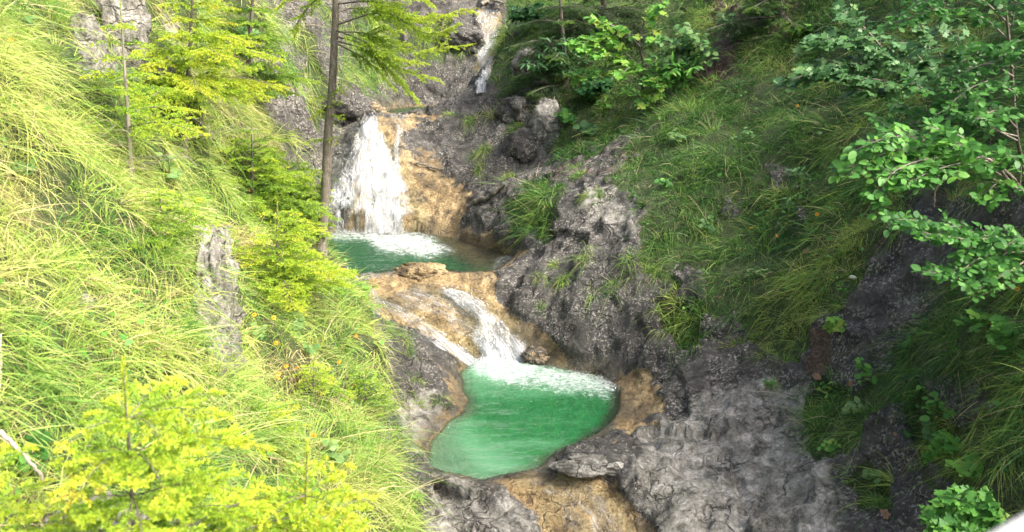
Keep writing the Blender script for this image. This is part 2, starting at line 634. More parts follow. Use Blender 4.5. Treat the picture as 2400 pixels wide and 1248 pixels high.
for poly in (G_FAR, G_SPUR):
    gr = np.maximum(gr, smooth(-12, 12, poly_sd(Uw, Vw, poly)) * (YY > 15) * 0.9)
for poly in ([(1785, 395), (1860, 400), (1870, 445), (1810, 450)], [(1860, 480), (1900, 520), (1850, 560)], [(2120, 430), (2230, 430), (2240, 540), (2130, 520)], [(2170, 880), (2290, 860), (2340, 960), (2200, 1000)],
             [(2070, 760), (2200, 660), (2240, 700), (2120, 830)], [(2180, 1080), (2230, 1100), (2290, 1180), (2240, 1220)], [(1580, 630), (1640, 620), (1650, 690), (1600, 690)], [(1690, 470), (1740, 480), (1730, 520), (1690, 520)]):
    gr = gr * (1 - smooth(-15, 15, poly_sd(Uw, Vw, poly)))
litter = np.zeros(len(x))
for poly in ([(1650, -100), (1730, -100), (1740, 80), (1710, 190), (1640, 210), (1630, 150), (1680, 60)], [(1770, 0), (1880, 0), (1860, 90), (1780, 100)], [(1900, 790), (1960, 800), (1940, 900), (1890, 900)]):
    litter = np.maximum(litter, smooth(-20, 20, poly_sd(Uw, Vw, poly)) * (x > 0))
gn = fbm(V0 * 1.7, 3, 41)
grass = np.maximum(gl, gr)
grass = np.clip(smooth(0.25, 0.6, grass + 0.45 * gn * (grass > 0.02)), 0, 1)
grass *= 1 - 0.85 * smooth(0.3, 0.8, litter + 0.3 * gn)
for poly in ([(1230, 408), (1420, 365), (1520, 300), (1550, 280), (1562, 296), (1440, 410), (1340, 428), (1240, 440)], [(1200, 445), (1250, 420), (1330, 425), (1230, 475)]):
    litter = np.maximum(litter, 0.55 * smooth(-20, 20, poly_sd(Uw, Vw, poly)) * (x > 0))
grass *= (dep < 0.005) & (rim < 0.5)

OCH = [[(845, 668), (900, 645), (960, 628), (1150, 638), (1165, 715), (1225, 765), (1290, 800), (1350, 870), (1250, 872), (1100, 862), (1020, 820), (960, 780), (895, 735), (855, 705)],
       [(845, 262), (900, 258), (1000, 262), (1040, 275), (985, 300), (950, 330), (1010, 360), (1075, 420), (1120, 470), (1120, 500), (1075, 560), (770, 560), (770, 480), (820, 330), (840, 290)],
       [(1010, 540), (1100, 530), (1180, 560), (1230, 590), (1160, 640), (1060, 600)], [(1440, 872), (1540, 885), (1570, 980), (1500, 1022), (1420, 1042), (1440, 960)],
       [(1170, 1128), (1290, 1088), (1420, 1120), (1480, 1180), (1530, 1248), (1600, 1400), (1300, 1400), (1270, 1248), (1220, 1170)], [(1030, 860), (1085, 870), (1090, 970), (1010, 1010), (985, 1060), (1000, 1110), (960, 1060), (1020, 985), (1060, 950)],
       [(1120, 25), (1185, 30), (1180, 110), (1140, 190), (1125, 110)]]
och = np.zeros(len(x))
for poly in OCH:
    och = np.maximum(och, smooth(-16, 16, poly_sd(Uw, Vw, poly) + 14 * fbm(V0 * 2.5, 3, 77)))
och *= (x > -3.5) & (YY > 6.5)
och *= np.where((YY > 16.2) & (YY < 19.5), 0.80 + 0.35 * fbm(V0 * np.array([3.5, 3.5, 1.0]), 3, 133), 1.0)
och = np.maximum(och, 0.9 * (dep > 0.005) * smooth(0.30, 0.02, dep))
och = np.maximum(och, rim * (0.34 + 0.3 * fbm(V0 * 2.2, 3, 143)))
bed = smooth(0.03, 0.3, dep) * np.where(YY > 12.2, 0.45, 1.0)
PALE = [[(1010, 1125), (1120, 1140), (1240, 1170), (1290, 1248), (1290, 1500), (1000, 1500), (1000, 1200)], [(1500, 1060), (1650, 930), (1800, 900), (1900, 960), (1960, 1090), (1990, 1248), (2000, 1500), (1560, 1500), (1560, 1248), (1480, 1130)],
        [(930, 950), (1030, 930), (1050, 985), (1000, 1040), (1000, 1110), (960, 1080), (940, 1000)], [(1390, 445), (1440, 450), (1500, 520), (1480, 560), (1400, 520)]]
pale = np.zeros(len(x))
for poly in PALE:
    pale = np.maximum(pale, smooth(-30, 30, poly_sd(Uw, Vw, poly) + 25 * fbm(V0 * 1.9, 3, 99)))
pale = np.maximum(pale, 0.35 * smooth(-25, 25, poly_sd(U, Vv, [(600, -200), (700, -200), (740, 150), (700, 300), (620, 280), (580, 100)])) * (YY > 14) * (x < 0))
pale = np.maximum(pale, 1.0 * (x < -2) * (YY < 14))
moss = 0.85 * smooth(0.0, 0.75, fbm(V0 * 1.4, 5, 55, 0.65) - 0.05) * smooth(0.3, 0.8, N0[:, 2])

# ------------------------------------------------------------------ rock relief along the normals
rock = np.clip(1 - grass, 0, 1) * (1 - smooth(0.03, 0.3, dep))
f1, e1 = facets(V0 * np.array([1.0, 1.0, 1.35]) * 0.8 + 0.25 * np.stack([fbm(V0 * 1.5, 2, 61), fbm(V0 * 1.5, 2, 62), fbm(V0 * 1.5, 2, 63)], 1), 3)
f2, e2 = facets(V0 * np.array([3.2, 3.2, 4.4]) + 0.4 * np.stack([fbm(V0 * 3, 2, 64), fbm(V0 * 3, 2, 65), fbm(V0 * 3, 2, 66)], 1), 13)
f3 = fbm(V0 * 9, 3, 23)


def ridged(p, octv, seed):
    a, o, t = 1.0, 0.0, 0.0
    for k in range(octv):
        o = o + a * (1 - 2 * np.abs(vnoise(p * 2.1 ** k + 9.7 * k, seed + k)))
        t += a
        a *= 0.55
    return o / t


# bedding dips to the right: stretch the noise along it
BED = np.stack([V0[:, 0] * 0.8 + V0[:, 2] * 0.6, V0[:, 1], V0[:, 2] * 0.8 - V0[:, 0] * 0.6], 1) + 0.3 * np.stack([fbm(V0 * 0.8, 2, 161), fbm(V0 * 0.8, 2, 162), fbm(V0 * 0.8, 2, 163)], 1)
r1 = ridged(BED * np.array([0.7, 0.9, 1.9]), 3, 171)
r2 = ridged(BED * np.array([2.6, 3.0, 5.5]), 3, 181)
och_s = smooth(0.2, 0.7, och)
crack = (1 - smooth(0.0, 0.10, e1)) * (1 - och_s)
chan = 1 - 0.75 * och_s
far = 1 + 0.6 * smooth(15, 24, YY)
dsp = rock * (chan * far * ((0.055 + 0.05 * pale) * f1 + (0.10 + 0.05 * pale) * r1) + (1 - 0.1 * och_s) * (0.022 * f2 + 0.055 * r2) + 0.028 * f3)
dsp *= 1 - 0.8 * np.maximum(rim, smooth(0.0, 0.1, dep))
lump = grass * (0.10 * fbm(V0 * 2.2, 3, 83) + 0.16 * fbm(V0 * 0.9, 2, 84))
V1 = V0 + N0 * (dsp + lump)[:, None]
idx = np.arange(NX * NY).reshape(NY, NX)
quads = np.stack([idx[:-1, :-1], idx[:-1, 1:], idx[1:, 1:], idx[1:, :-1]], -1).reshape(-1, 4)
N1 = grid_normals(V1)
TERR_ATTR = {'grass': grass, 'ochre': och, 'bed': bed, 'pale': pale, 'litter': litter, 'moss': moss, 'crack': np.maximum(0.8 * smooth(-0.15, -0.6, r2), 0.9 * smooth(-0.25, -0.6, r1)) * rock * (1 - och_s), 'wetrim': rim}
bvh = BVHTree.FromPolygons([tuple(v) for v in V1], [tuple(q) for q in quads])


def drop(px, py, z0=40.0):
    h = bvh.ray_cast(Vector((px, py, z0)), Vector((0, 0, -1)))
    return (np.array(h[0]), np.array(h[1])) if h[0] is not None else (np.array([px, py, 0.0]), np.array([0, 0, 1.0]))


def hit(u, v):
    """where the sight line through the photo position meets the ground"""
    d = P(u, v, 1.0)
    h = bvh.ray_cast(Vector((0, 0, 0)), Vector(d).normalized())
    if h[0] is None:
        q = P(u, v, 20)
        return q, np.array([0, 0, 1.0])
    n = np.array(h[1])
    return np.array(h[0]), n if n[2] > 0 else -n


# ------------------------------------------------------------------ terrain material
tm, nt, out = mat_new('terrain_rock_and_soil')
g = NT(nt)
pos = g.pos()
# grey limestone, dark crust with pale worn flecks
n_big = g.noise(pos, 0.9, 5, 0.6, 0.4)
n_med = g.noise(pos, 4.5, 6, 0.65, 0.6)
n_fin = g.noise(pos, 26, 5, 0.7, 0.3)
n_vf = g.noise(pos, 75, 3, 0.7)
wn_ = g.node('ShaderNodeTexNoise')
g.set(wn_.inputs['Vector'], pos)
g.set(wn_.inputs['Scale'], 2.5)
g.set(wn_.inputs['Detail'], 4)
wv = g.node('ShaderNodeVectorMath', operation='MULTIPLY_ADD')
g.set(wv.inputs[0], wn_.outputs['Color'])
wv.inputs[1].default_value = (0.55, 0.55, 0.55)
g.set(wv.inputs[2], pos)
wp = wv.outputs[0]
cr1 = g.math('MULTIPLY', g.mrange(g.voronoi(g.scale_vec(wp, (1.2, 1.2, 2.6)), 1.3, 'DISTANCE_TO_EDGE'), 0.0, 0.045, 1, 0), g.mrange(g.noise(pos, 1.7, 3), 0.42, 0.58))
cr2 = g.math('MULTIPLY', g.mrange(g.voronoi(g.scale_vec(wp, (1, 1, 3.2)), 4.0, 'DISTANCE_TO_EDGE'), 0.0, 0.06, 1, 0), g.mrange(g.noise(pos, 3.1, 3), 0.45, 0.6))
crk = g.math('MAXIMUM', g.math('MULTIPLY', cr1, 0.8), g.math('MULTIPLY', cr2, 0.4))
smap = g.node('ShaderNodeMapping')
smap.inputs['Rotation'].default_value = (0.5, 0.6, 0.7)
smap.inputs['Scale'].default_value = (11, 9, 1.7)
g.set(smap.inputs['Vector'], pos)
streak = g.noise(smap.outputs[0], 1.0, 5, 0.65, 0.5)
dark = g.ramp(n_med, [(0.25, (0.024, 0.023, 0.021)), (0.5, (0.068, 0.065, 0.058)), (0.75, (0.16, 0.152, 0.138))])
dark = g.mix(g.mrange(streak, 0.5, 0.75), dark, (0.04, 0.038, 0.042))
fleck = g.math('MULTIPLY', g.mrange(n_fin, 0.52, 0.62), g.mrange(g.noise(pos, 2.2, 4, 0.6), 0.36, 0.62))
dark = g.mix(g.math('MULTIPLY', fleck, 0.85), dark, (0.46, 0.44, 0.39))
palec = g.ramp(g.math('ADD', g.math('MULTIPLY', n_med, 0.6), g.math('MULTIPLY', n_fin, 0.4)),
               [(0.36, (0.04, 0.04, 0.034)), (0.44, (0.16, 0.155, 0.13)), (0.54, (0.32, 0.31, 0.275)), (0.66, (0.62, 0.60, 0.55))])
palec = g.mix(g.math('MULTIPLY', g.mrange(streak, 0.55, 0.7), 0.6), palec, (0.11, 0.095, 0.065))
pm = g.math('MULTIPLY', g.attr('pale'), g.mrange(n_big, 0.15, 0.42, 0.3, 1.0), True)
rockc = g.mix(g.mrange(g.math('ADD', pm, g.math('MULTIPLY', g.math('SUBTRACT', n_med, 0.5), 0.8)), 0.25, 0.75), dark, palec)
rockc = g.mix(g.math('MULTIPLY', crk, 0.85, True), rockc, (0.022, 0.021, 0.018))
rockc = g.mix(g.math('MULTIPLY', g.attr('crack'), 0.75, True), rockc, (0.02, 0.02, 0.018))
mossm = g.math('MULTIPLY', g.mrange(g.math('ADD', g.attr('moss'), g.math('SUBTRACT', n_med, 0.5)), 0.5, 1.05), 0.8)
rockc = g.mix(mossm, rockc, g.ramp(n_fin, [(0.3, (0.022, 0.032, 0.008)), (0.7, (0.085, 0.10, 0.025))]))
# ochre travertine
ochc = g.ramp(g.math('ADD', g.math('MULTIPLY', n_med, 0.55), g.math('MULTIPLY', n_fin, 0.45)),
              [(0.30, (0.05, 0.038, 0.022)), (0.42, (0.15, 0.105, 0.055)), (0.52, (0.38, 0.275, 0.135)), (0.62, (0.56, 0.45, 0.26)), (0.76, (0.70, 0.61, 0.44))])
ochc = g.mix(g.math('MULTIPLY', g.mrange(n_big, 0.5, 0.68), 0.8), ochc, (0.10, 0.082, 0.055))
om = g.mrange(g.math('ADD', g.attr('ochre'), g.math('MULTIPLY', g.math('SUBTRACT', g.math('ADD', g.math('MULTIPLY', n_med, 0.5), g.math('MULTIPLY', streak, 0.5)), 0.5), 1.9)), 0.35, 0.85)
c = g.mix(om, rockc, ochc)
# pool bed
bedc = g.ramp(g.math('ADD', g.math('MULTIPLY', n_med, 0.5), g.math('MULTIPLY', n_fin, 0.5)), [(0.3, (0.14, 0.30, 0.12)), (0.55, (0.42, 0.55, 0.28)), (0.75, (0.72, 0.75, 0.48))])
c = g.mix(g.attr('bed'), c, bedc)
# soil and litter
soil = g.ramp(n_fin, [(0.3, (0.022, 0.035, 0.012)), (0.55, (0.055, 0.08, 0.025)), (0.75, (0.12, 0.13, 0.05))])
c = g.mix(g.mrange(g.math('ADD', g.attr('grass'), g.math('MULTIPLY', g.math('SUBTRACT', n_fin, 0.5), 0.6)), 0.35, 0.65), c, soil)
lit = g.ramp(g.math('ADD', g.math('MULTIPLY', n_fin, 0.6), g.math('MULTIPLY', n_vf, 0.4)), [(0.35, (0.03, 0.02, 0.014)), (0.52, (0.12, 0.075, 0.05)), (0.7, (0.32, 0.24, 0.18))])
c = g.mix(g.math('MULTIPLY', g.mrange(g.math('ADD', g.attr('litter'), g.math('MULTIPLY', g.math('SUBTRACT', n_med, 0.5), 1.0)), 0.4, 0.8), 0.9), c, lit)
c = g.mix(g.math('MULTIPLY', g.attr('wetrim'), g.mrange(n_med, 0.35, 0.6, 0.25, 0.75)), c, (0.10, 0.085, 0.055))
hgt = g.math('ADD', g.math('ADD', g.math('MULTIPLY', n_med, 0.5), g.math('MULTIPLY', n_fin, 0.35)), g.math('MULTIPLY', n_vf, 0.15))
hgt = g.math('SUBTRACT', hgt, g.math('MULTIPLY', crk, 0.35))
bmp = g.bump(hgt, 1.0, 0.11)
wet = g.math('MAXIMUM', g.math('MULTIPLY', om, 0.8), g.attr('wetrim'))
rgh = g.mrange(g.math('ADD', wet, g.math('MULTIPLY', g.math('SUBTRACT', n_med, 0.5), 0.6)), 0.2, 0.9, 0.72, 0.24)
g.link(g.principled(c, rgh, bmp, 0.4), out.inputs['Surface'])
terr = link('terrain', mesh_np('terrain', V1, quads, True, TERR_ATTR), tm)
terr['kind'] = 'structure'
# ------------------------------------------------------------------ pools
FOAM = {
    'low': [[(1085, 828), (1230, 838), (1310, 858), (1410, 880), (1470, 908), (1425, 940), (1330, 928), (1230, 918), (1150, 905), (1098, 876)]],
    'mid': [[(740, 540), (985, 540), (1040, 572), (1070, 592), (1010, 612), (940, 606), (885, 592), (860, 572), (740, 566)], [(1165, 600), (1225, 598), (1200, 622), (1150, 632)]],
    'up': [[(1030, 249), (1190, 247), (1180, 255), (1060, 256)]],
}
wm, nt, out = mat_new('pool_water')
g = NT(nt)
pos = g.pos()
dpt = g.attr('depth')
fo = g.attr('foam')
milk = g.attr('milk')
rip = g.noise(g.scale_vec(pos, (2.4, 5.5, 1)), 2.6, 5, 0.65, 0.9)
rip2 = g.noise(g.scale_vec(pos, (5, 10, 1)), 3.0, 4, 0.6, 1.2)
hh = g.math('ADD', g.math('MULTIPLY', rip, 0.7), g.math('MULTIPLY', rip2, 0.3))
bm = g.bump(hh, 0.7, 0.10)
body = g.mix(g.mrange(dpt, 0.08, 0.6), (0.27, 0.50, 0.24), (0.05, 0.40, 0.12))
body = g.mix(g.math('MULTIPLY', milk, 0.85), body, (0.24, 0.55, 0.32))
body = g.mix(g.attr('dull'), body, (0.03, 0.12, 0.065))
dif = g.node('ShaderNodeBsdfDiffuse')
g.set(dif.inputs['Color'], body)
g.set(dif.inputs['Normal'], bm)
tr = g.node('ShaderNodeBsdfTransparent')
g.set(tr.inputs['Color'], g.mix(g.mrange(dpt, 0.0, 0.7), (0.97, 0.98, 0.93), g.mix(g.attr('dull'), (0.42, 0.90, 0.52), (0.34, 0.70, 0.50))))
bod = g.mixsh(g.math('ADD', g.mrange(dpt, 0.03, 0.9, 0.03, 0.34), g.math('MULTIPLY', g.math('MULTIPLY', milk, 0.30), g.mrange(dpt, 0.02, 0.15)), True), tr.outputs[0], dif.outputs[0])
gl = g.node('ShaderNodeBsdfGlossy')
gl.inputs['Roughness'].default_value = 0.03
g.set(gl.inputs['Normal'], bm)
fr = g.node('ShaderNodeFresnel')
fr.inputs['IOR'].default_value = 1.33
g.set(fr.inputs['Normal'], bm)
surf = g.mixsh(fr.outputs[0], bod, gl.outputs[0])
fn = g.noise(g.scale_vec(pos, (1, 1.5, 1)), 7.0, 6, 0.68, 1.4)
fn2 = g.noise(pos, 30.0, 4, 0.7, 0.6)
glint = g.noise(g.scale_vec(pos, (4.5, 20, 1)), 1.3, 5, 0.7, 1.5)
fo = g.math('ADD', fo, g.math('MULTIPLY', g.mrange(glint, 0.60, 0.74), 0.55))  # white flecks and painted sky glints on the ripples, added to the foam
fm = g.math('ADD', fo, g.math('MULTIPLY', g.math('SUBTRACT', g.math('ADD', g.math('MULTIPLY', fn, 0.6), g.math('MULTIPLY', fn2, 0.4)), 0.5), 3.0))
fd = g.principled((0.70, 0.74, 0.74), 0.6, g.bump(fn2, 0.6, 0.03), 0.3)
g.link(g.mixsh(g.math('MULTIPLY', g.mrange(fm, 0.42, 1.65), 0.93), surf, fd), out.inputs['Surface'])

POOL_LABEL = {'low': 'clear emerald green pool in the lowest rock basin', 'mid': 'dark green pool under the broad waterfall', 'up': 'narrow green pool below the far thin waterfall'}
for k, (zp, poly, depth) in POOLS.items():
    q = pool_xy[k]
    st = 0.03 if k != 'up' else 0.06
    ax = np.arange(q[:, 0].min() - 0.15, q[:, 0].max() + 0.15, st)
    ay = np.arange(q[:, 1].min() - 0.15, q[:, 1].max() + 0.15, st)
    A, B = np.meshgrid(ax, ay)
    a, b = A.ravel(), B.ravel()
    sd = poly_sd(a, b, q)
    _, dd, _ = pool_shape(a.copy(), b.copy(), np.full(a.shape, zp + 0.5))
    p3 = np.stack([a, b, np.full(a.shape, zp)], 1)
    u, v = project(p3)
    foam = np.zeros(a.shape)
    for fp in FOAM[k]:
        s_ = 1.0 if k != 'up' else 0.12
        foam = np.maximum(foam, smooth(-26 * s_, 26 * s_, poly_sd(u, v, fp) + 8 * s_ * fbm(p3 * 4, 3, 9)))
    milk = np.zeros(a.shape)
    if k == 'low':
        milk = smooth(50, -60, poly_sd(u, v, [(1090, 930), (1500, 860), (1500, 1060), (1300, 1110), (1200, 1060), (1110, 1010)]))
        milk = np.maximum(milk, 0.45 * smooth(0.0, 0.5, fbm(p3 * 1.8, 3, 15)))
    zz = zp + 0.010 * fbm(p3 * np.array([2.5, 5, 1]), 3, 19) + foam * (0.035 + 0.06 * fbm(p3 * 6, 3, 29))
    nx, ny = len(ax), len(ay)
    ii = np.arange(nx * ny).reshape(ny, nx)
    qq = np.stack([ii[:-1, :-1], ii[:-1, 1:], ii[1:, 1:], ii[1:, :-1]], -1).reshape(-1, 4)
    keep = (sd[qq] > -0.13).all(1)
    qq = qq[keep]
    used = np.unique(qq)
    remap = np.full(nx * ny, -1)
    remap[used] = np.arange(len(used))
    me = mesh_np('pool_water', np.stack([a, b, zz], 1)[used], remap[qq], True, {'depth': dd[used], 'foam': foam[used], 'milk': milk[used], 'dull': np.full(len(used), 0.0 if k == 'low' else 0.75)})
    o = link('pool_water', me, wm)
    tag(o, POOL_LABEL[k], 'pool', None, 'structure')

# ------------------------------------------------------------------ falling water
fm_, nt, out = mat_new('white_water')
g = NT(nt)
fl = g.vattr('flow')                       # x across, y along (metres)
dn = g.attr('dens')
s1 = g.noise(g.scale_vec(fl, (19, 1.6, 19)), 1.0, 6, 0.62, 0.7)
s2 = g.noise(g.scale_vec(fl, (55, 8.0, 55)), 1.0, 5, 0.66, 0.8)
mm = g.math('ADD', g.math('MULTIPLY', s1, 0.55), g.math('MULTIPLY', s2, 0.45))
al = g.mrange(g.math('ADD', dn, g.math('MULTIPLY', g.math('SUBTRACT', mm, 0.5), 4.0)), 0.10, 1.25)
pr = g.principled((0.64, 0.67, 0.70), 0.35, g.bump(mm, 0.8, 0.05), 0.5)
tl = g.node('ShaderNodeBsdfTranslucent')
tl.inputs['Color'].default_value = (0.88, 0.90, 0.93, 1)
wht = g.mixsh(0.25, pr, tl.outputs[0])
tp = g.node('ShaderNodeBsdfTransparent')
tp.inputs['Color'].default_value = (0.93, 0.95, 0.95, 1)
gls = g.node('ShaderNodeBsdfGlossy')
gls.inputs['Roughness'].default_value = 0.12
g.set(gls.inputs['Normal'], g.bump(mm, 0.9, 0.06))
film = g.mixsh(g.math('MULTIPLY', g.mrange(dn, 0.0, 0.3), 0.14), tp.outputs[0], gls.outputs[0])
g.link(g.mixsh(al, film, wht), out.inputs['Surface'])
dm, nt, out = mat_new('water_drops')
g = NT(nt)
g.link(g.principled((0.68, 0.71, 0.74), 0.3, None, 0.5), out.inputs['Surface'])


def resample(pl, n):
    pl = np.asarray(pl, float)
    return spline(pl, n)


def sheet(left, right, ns, ntv, off, seed, dens_fn, lump=0.05):
    """a sheet of water lying on the rock between two traced edges"""
    L, R = resample(left, ns), resample(right, ns)
    V, flow, dens = [], [], []
    tv = np.linspace(0, 1, ntv)
    pos_ = np.zeros((ns, ntv, 3))
    nor = np.zeros((ns, ntv, 3))
    for i in range(ns):
        for j in range(ntv):
            w_ = L[i] * (1 - tv[j]) + R[i] * tv[j]
            p, n = hit(*w_)
            pos_[i, j], nor[i, j] = p, n
    for _ in range(3):       # relax so that the water bridges small hollows
        q = pos_.copy()
        q[1:-1] = (pos_[:-2] + 2 * pos_[1:-1] + pos_[2:]) / 4
        q[:, 1:-1] = (q[:, :-2] + 2 * q[:, 1:-1] + q[:, 2:]) / 4
        pos_ = q
        nor[1:-1] = (nor[:-2] + nor[1:-1] + nor[2:]) / 3
    nor /= np.linalg.norm(nor, axis=2)[..., None]
    ds = np.linalg.norm(np.diff(pos_, axis=0), axis=2)
    along = np.concatenate([np.zeros((1, ntv)), np.cumsum(ds, 0)], 0).mean(1)
    wid = np.linalg.norm(pos_[:, -1] - pos_[:, 0], axis=1)
    flat = pos_.reshape(-1, 3)
    S, T = np.meshgrid(np.linspace(0, 1, ns), tv, indexing='ij')
    fx = (T - 0.5) * (0.35 * wid[:, None] + 0.65 * wid.mean())
    fl_ = np.stack([fx, np.repeat(along[:, None], ntv, 1), np.full(fx.shape, seed * 3.7)], -1).reshape(-1, 3)
    wob = 0.16 * fbm(np.stack([S * 9, T * 0 + (T > .5) * 5, T * 0 + seed], -1).reshape(-1, 3), 3, seed + 80).reshape(S.shape)
    edge = np.minimum(smooth(0, 0.30, T + wob), smooth(0, 0.30, 1 - T + wob))
    d_ = dens_fn(S, T) * edge + (edge - 1) * 0.9
    l = lump * fbm(fl_ * np.array([7, 2.6, 1]), 4, seed + 60)
    flat = flat + nor.reshape(-1, 3) * (off + l * edge.ravel())[:, None]
    ii = np.arange(ns * ntv).reshape(ns, ntv)
    qq = np.stack([ii[:-1, :-1], ii[:-1, 1:], ii[1:, 1:], ii[1:, :-1]], -1).reshape(-1, 4)
    return flat, qq, fl_, d_.ravel(), pos_, nor


OCTA = (np.array([[1, 0, 0], [-1, 0, 0], [0, 1, 0], [0, -1, 0], [0, 0, 1], [0, 0, -1]], float),
        np.array([[0, 2, 4], [2, 1, 4], [1, 3, 4], [3, 0, 4], [2, 0, 5], [1, 2, 5], [3, 1, 5], [0, 3, 5]]))


def waterfall(name, label, specs, ndrops, dsize, dthrow):
    vs, fs, fls, ds, n = [], [], [], [], 0
    drops = Acc()
    for (left, right, ns, ntv, off, seed, dens, lump, wgt) in specs:
        v, f, fl_, d_, pos_, nor = sheet(left, right, ns, ntv, off, seed, dens, lump)
        vs.append(v)
        fs.append(f + n)
        fls.append(fl_)
        ds.append(d_)
        n += len(v)
        k = int(ndrops * wgt)
        if k:
            D = d_.reshape(pos_.shape[:2])
            cand = np.argwhere(D[:-1, :-1] > 0.25)
            if len(cand) == 0:
                continue
            ch = cand[rng.integers(0, len(cand), k)]
            p = pos_[ch[:, 0], ch[:, 1]]
            nn = nor[ch[:, 0], ch[:, 1]]
            fd_ = pos_[ch[:, 0] + 1, ch[:, 1]] - p
            fd_ /= np.linalg.norm(fd_, axis=1)[:, None] + 1e-9
            p = p + nn * (off + rng.uniform(-0.01, 1, k) ** 2 * dthrow)[:, None] + rng.normal(0, 0.03, (k, 3))
            fr_ = frames(fd_ + rng.normal(0, 0.25, (k, 3)))
            sz = dsize * rng.lognormal(0, 0.5, k)
            sc = np.stack([sz, sz * rng.uniform(1.5, 4, k), sz], 1)
            scatter(drops, OCTA[0], OCTA[1], fr_ * sc[:, :, None], p, 0.5)
    V = np.concatenate(vs)
    o = thing(name, V.mean(0) * [1, 1, 0] + [0, 0, V[:, 2].min()], label, 'waterfall')
    org = np.array(o.location)
    link('water_sheet', mesh_np('water_sheet', V - org, np.concatenate(fs), True, {'flow': np.concatenate(fls), 'dens': np.concatenate(ds)}), fm_, o)
    if drops.n:
        s = link('spray', drops.mesh('spray', org), dm, o)
        s['kind'] = 'stuff'
    return o


def const(c):
    return lambda S, T: np.full(S.shape, c)


waterfall('waterfall', 'broad white waterfall fanning out over ochre rock into the dark green middle pool', [
    ([(846, 278), (806, 335), (764, 390), (730, 450), (704, 548)], [(892, 278), (922, 335), (962, 400), (998, 470), (1022, 552)], 70, 46, 0.05, 1,
     lambda S, T: 0.40 + 0.30 * np.exp(-((T - 0.55) / 0.3) ** 2) - 0.45 * np.exp(-((T - 0.44) / 0.08) ** 2) * smooth(0.5, 0.9, S)  , 0.045, 0.5),
    ([(850, 278), (814, 335), (774, 390), (742, 450), (716, 550)], [(888, 278), (916, 335), (952, 400), (988, 470), (1012, 554)], 60, 40, 0.13, 2,
     lambda S, T: 0.18 + 0.22 * np.exp(-((T - 0.6) / 0.3) ** 2) - 0.4 * np.exp(-((T - 0.40) / 0.10) ** 2) * smooth(0.5, 0.9, S), 0.05, 0.5),
    ([(870, 270), (905, 278), (925, 300), (918, 345), (925, 395)], [(985, 268), (955, 282), (950, 305), (940, 345), (938, 395)], 40, 16, 0.02, 3, const(0.34), 0.02, 0.0)],
    900, 0.004, 0.2)
waterfall('waterfall', 'small white cascade spilling in steps over ochre rock into the emerald lower pool', [
    ([(1012, 690), (1036, 710), (1080, 745), (1088, 790), (1080, 852)], [(1075, 680), (1135, 700), (1185, 742), (1238, 800), (1300, 872)], 56, 40, 0.05, 4,
     lambda S, T: 0.50 + 0.40 * smooth(0.7, 1, S) + 0.22 * smooth(0.4, 0.1, S) - 0.30 * np.exp(-((T - 0.55) / 0.16) ** 2) * np.exp(-((S - 0.62) / 0.2) ** 2), 0.06, 0.6),
    ([(1040, 700), (1090, 735), (1115, 790), (1105, 853)], [(1058, 690), (1140, 730), (1190, 800), (1240, 868)], 40, 30, 0.11, 5, lambda S, T: 0.3 + 0.35 * smooth(0.6, 1, S), 0.07, 0.25),
    ([(880, 700), (930, 735), (1000, 778), (1060, 815), (1100, 856)], [(1010, 665), (1120, 690), (1215, 745), (1290, 815), (1340, 874)], 50, 40, 0.02, 9,
     lambda S, T: 0.20 + 0.25 * smooth(0.6, 1, S), 0.02, 0.0),
    ([(862, 716), (925, 748), (978, 796), (1034, 832), (1086, 866)], [(885, 690), (958, 720), (1030, 765), (1085, 808), (1130, 848)], 56, 22, 0.022, 6,
     lambda S, T: 0.22 + 0.50 * smooth(0.2, 0.9, S), 0.03, 0.15)],
    500, 0.004, 0.16)
waterfall('waterfall', 'thin far waterfall sliding down pale rock at the head of the gorge', [
    ([(1096, 28), (1102, 90), (1110, 150), (1108, 225)], [(1198, 28), (1190, 90), (1168, 140), (1152, 215)], 50, 26, 0.06, 7,
     lambda S, T: 0.32 + 0.55 * smooth(0.15, 0.6, S) * np.exp(-((T - 0.42) / 0.28) ** 2), 0.06, 1.0)],
    100, 0.007, 0.15)
waterfall('waterfall', 'shallow outflow film running over ochre rock below the emerald pool', [
    ([(1185, 1122), (1235, 1150), (1270, 1200), (1285, 1290)], [(1290, 1092), (1390, 1125), (1470, 1190), (1540, 1290)], 50, 34, 0.018, 8,
     lambda S, T: 0.14 + 0.22 * np.exp(-((T - 0.92) / 0.1) ** 2), 0.02, 0.0)],
    0, 0.01, 0.1)
# ------------------------------------------------------------------ grass
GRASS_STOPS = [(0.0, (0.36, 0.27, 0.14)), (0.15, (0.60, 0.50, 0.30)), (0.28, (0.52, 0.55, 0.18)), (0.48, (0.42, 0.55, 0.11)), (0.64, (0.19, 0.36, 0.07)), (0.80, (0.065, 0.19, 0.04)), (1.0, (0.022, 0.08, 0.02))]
grass_m = leaf_mat('grass_blade', GRASS_STOPS, 0.38, 0.45, 0.35, 9.0)


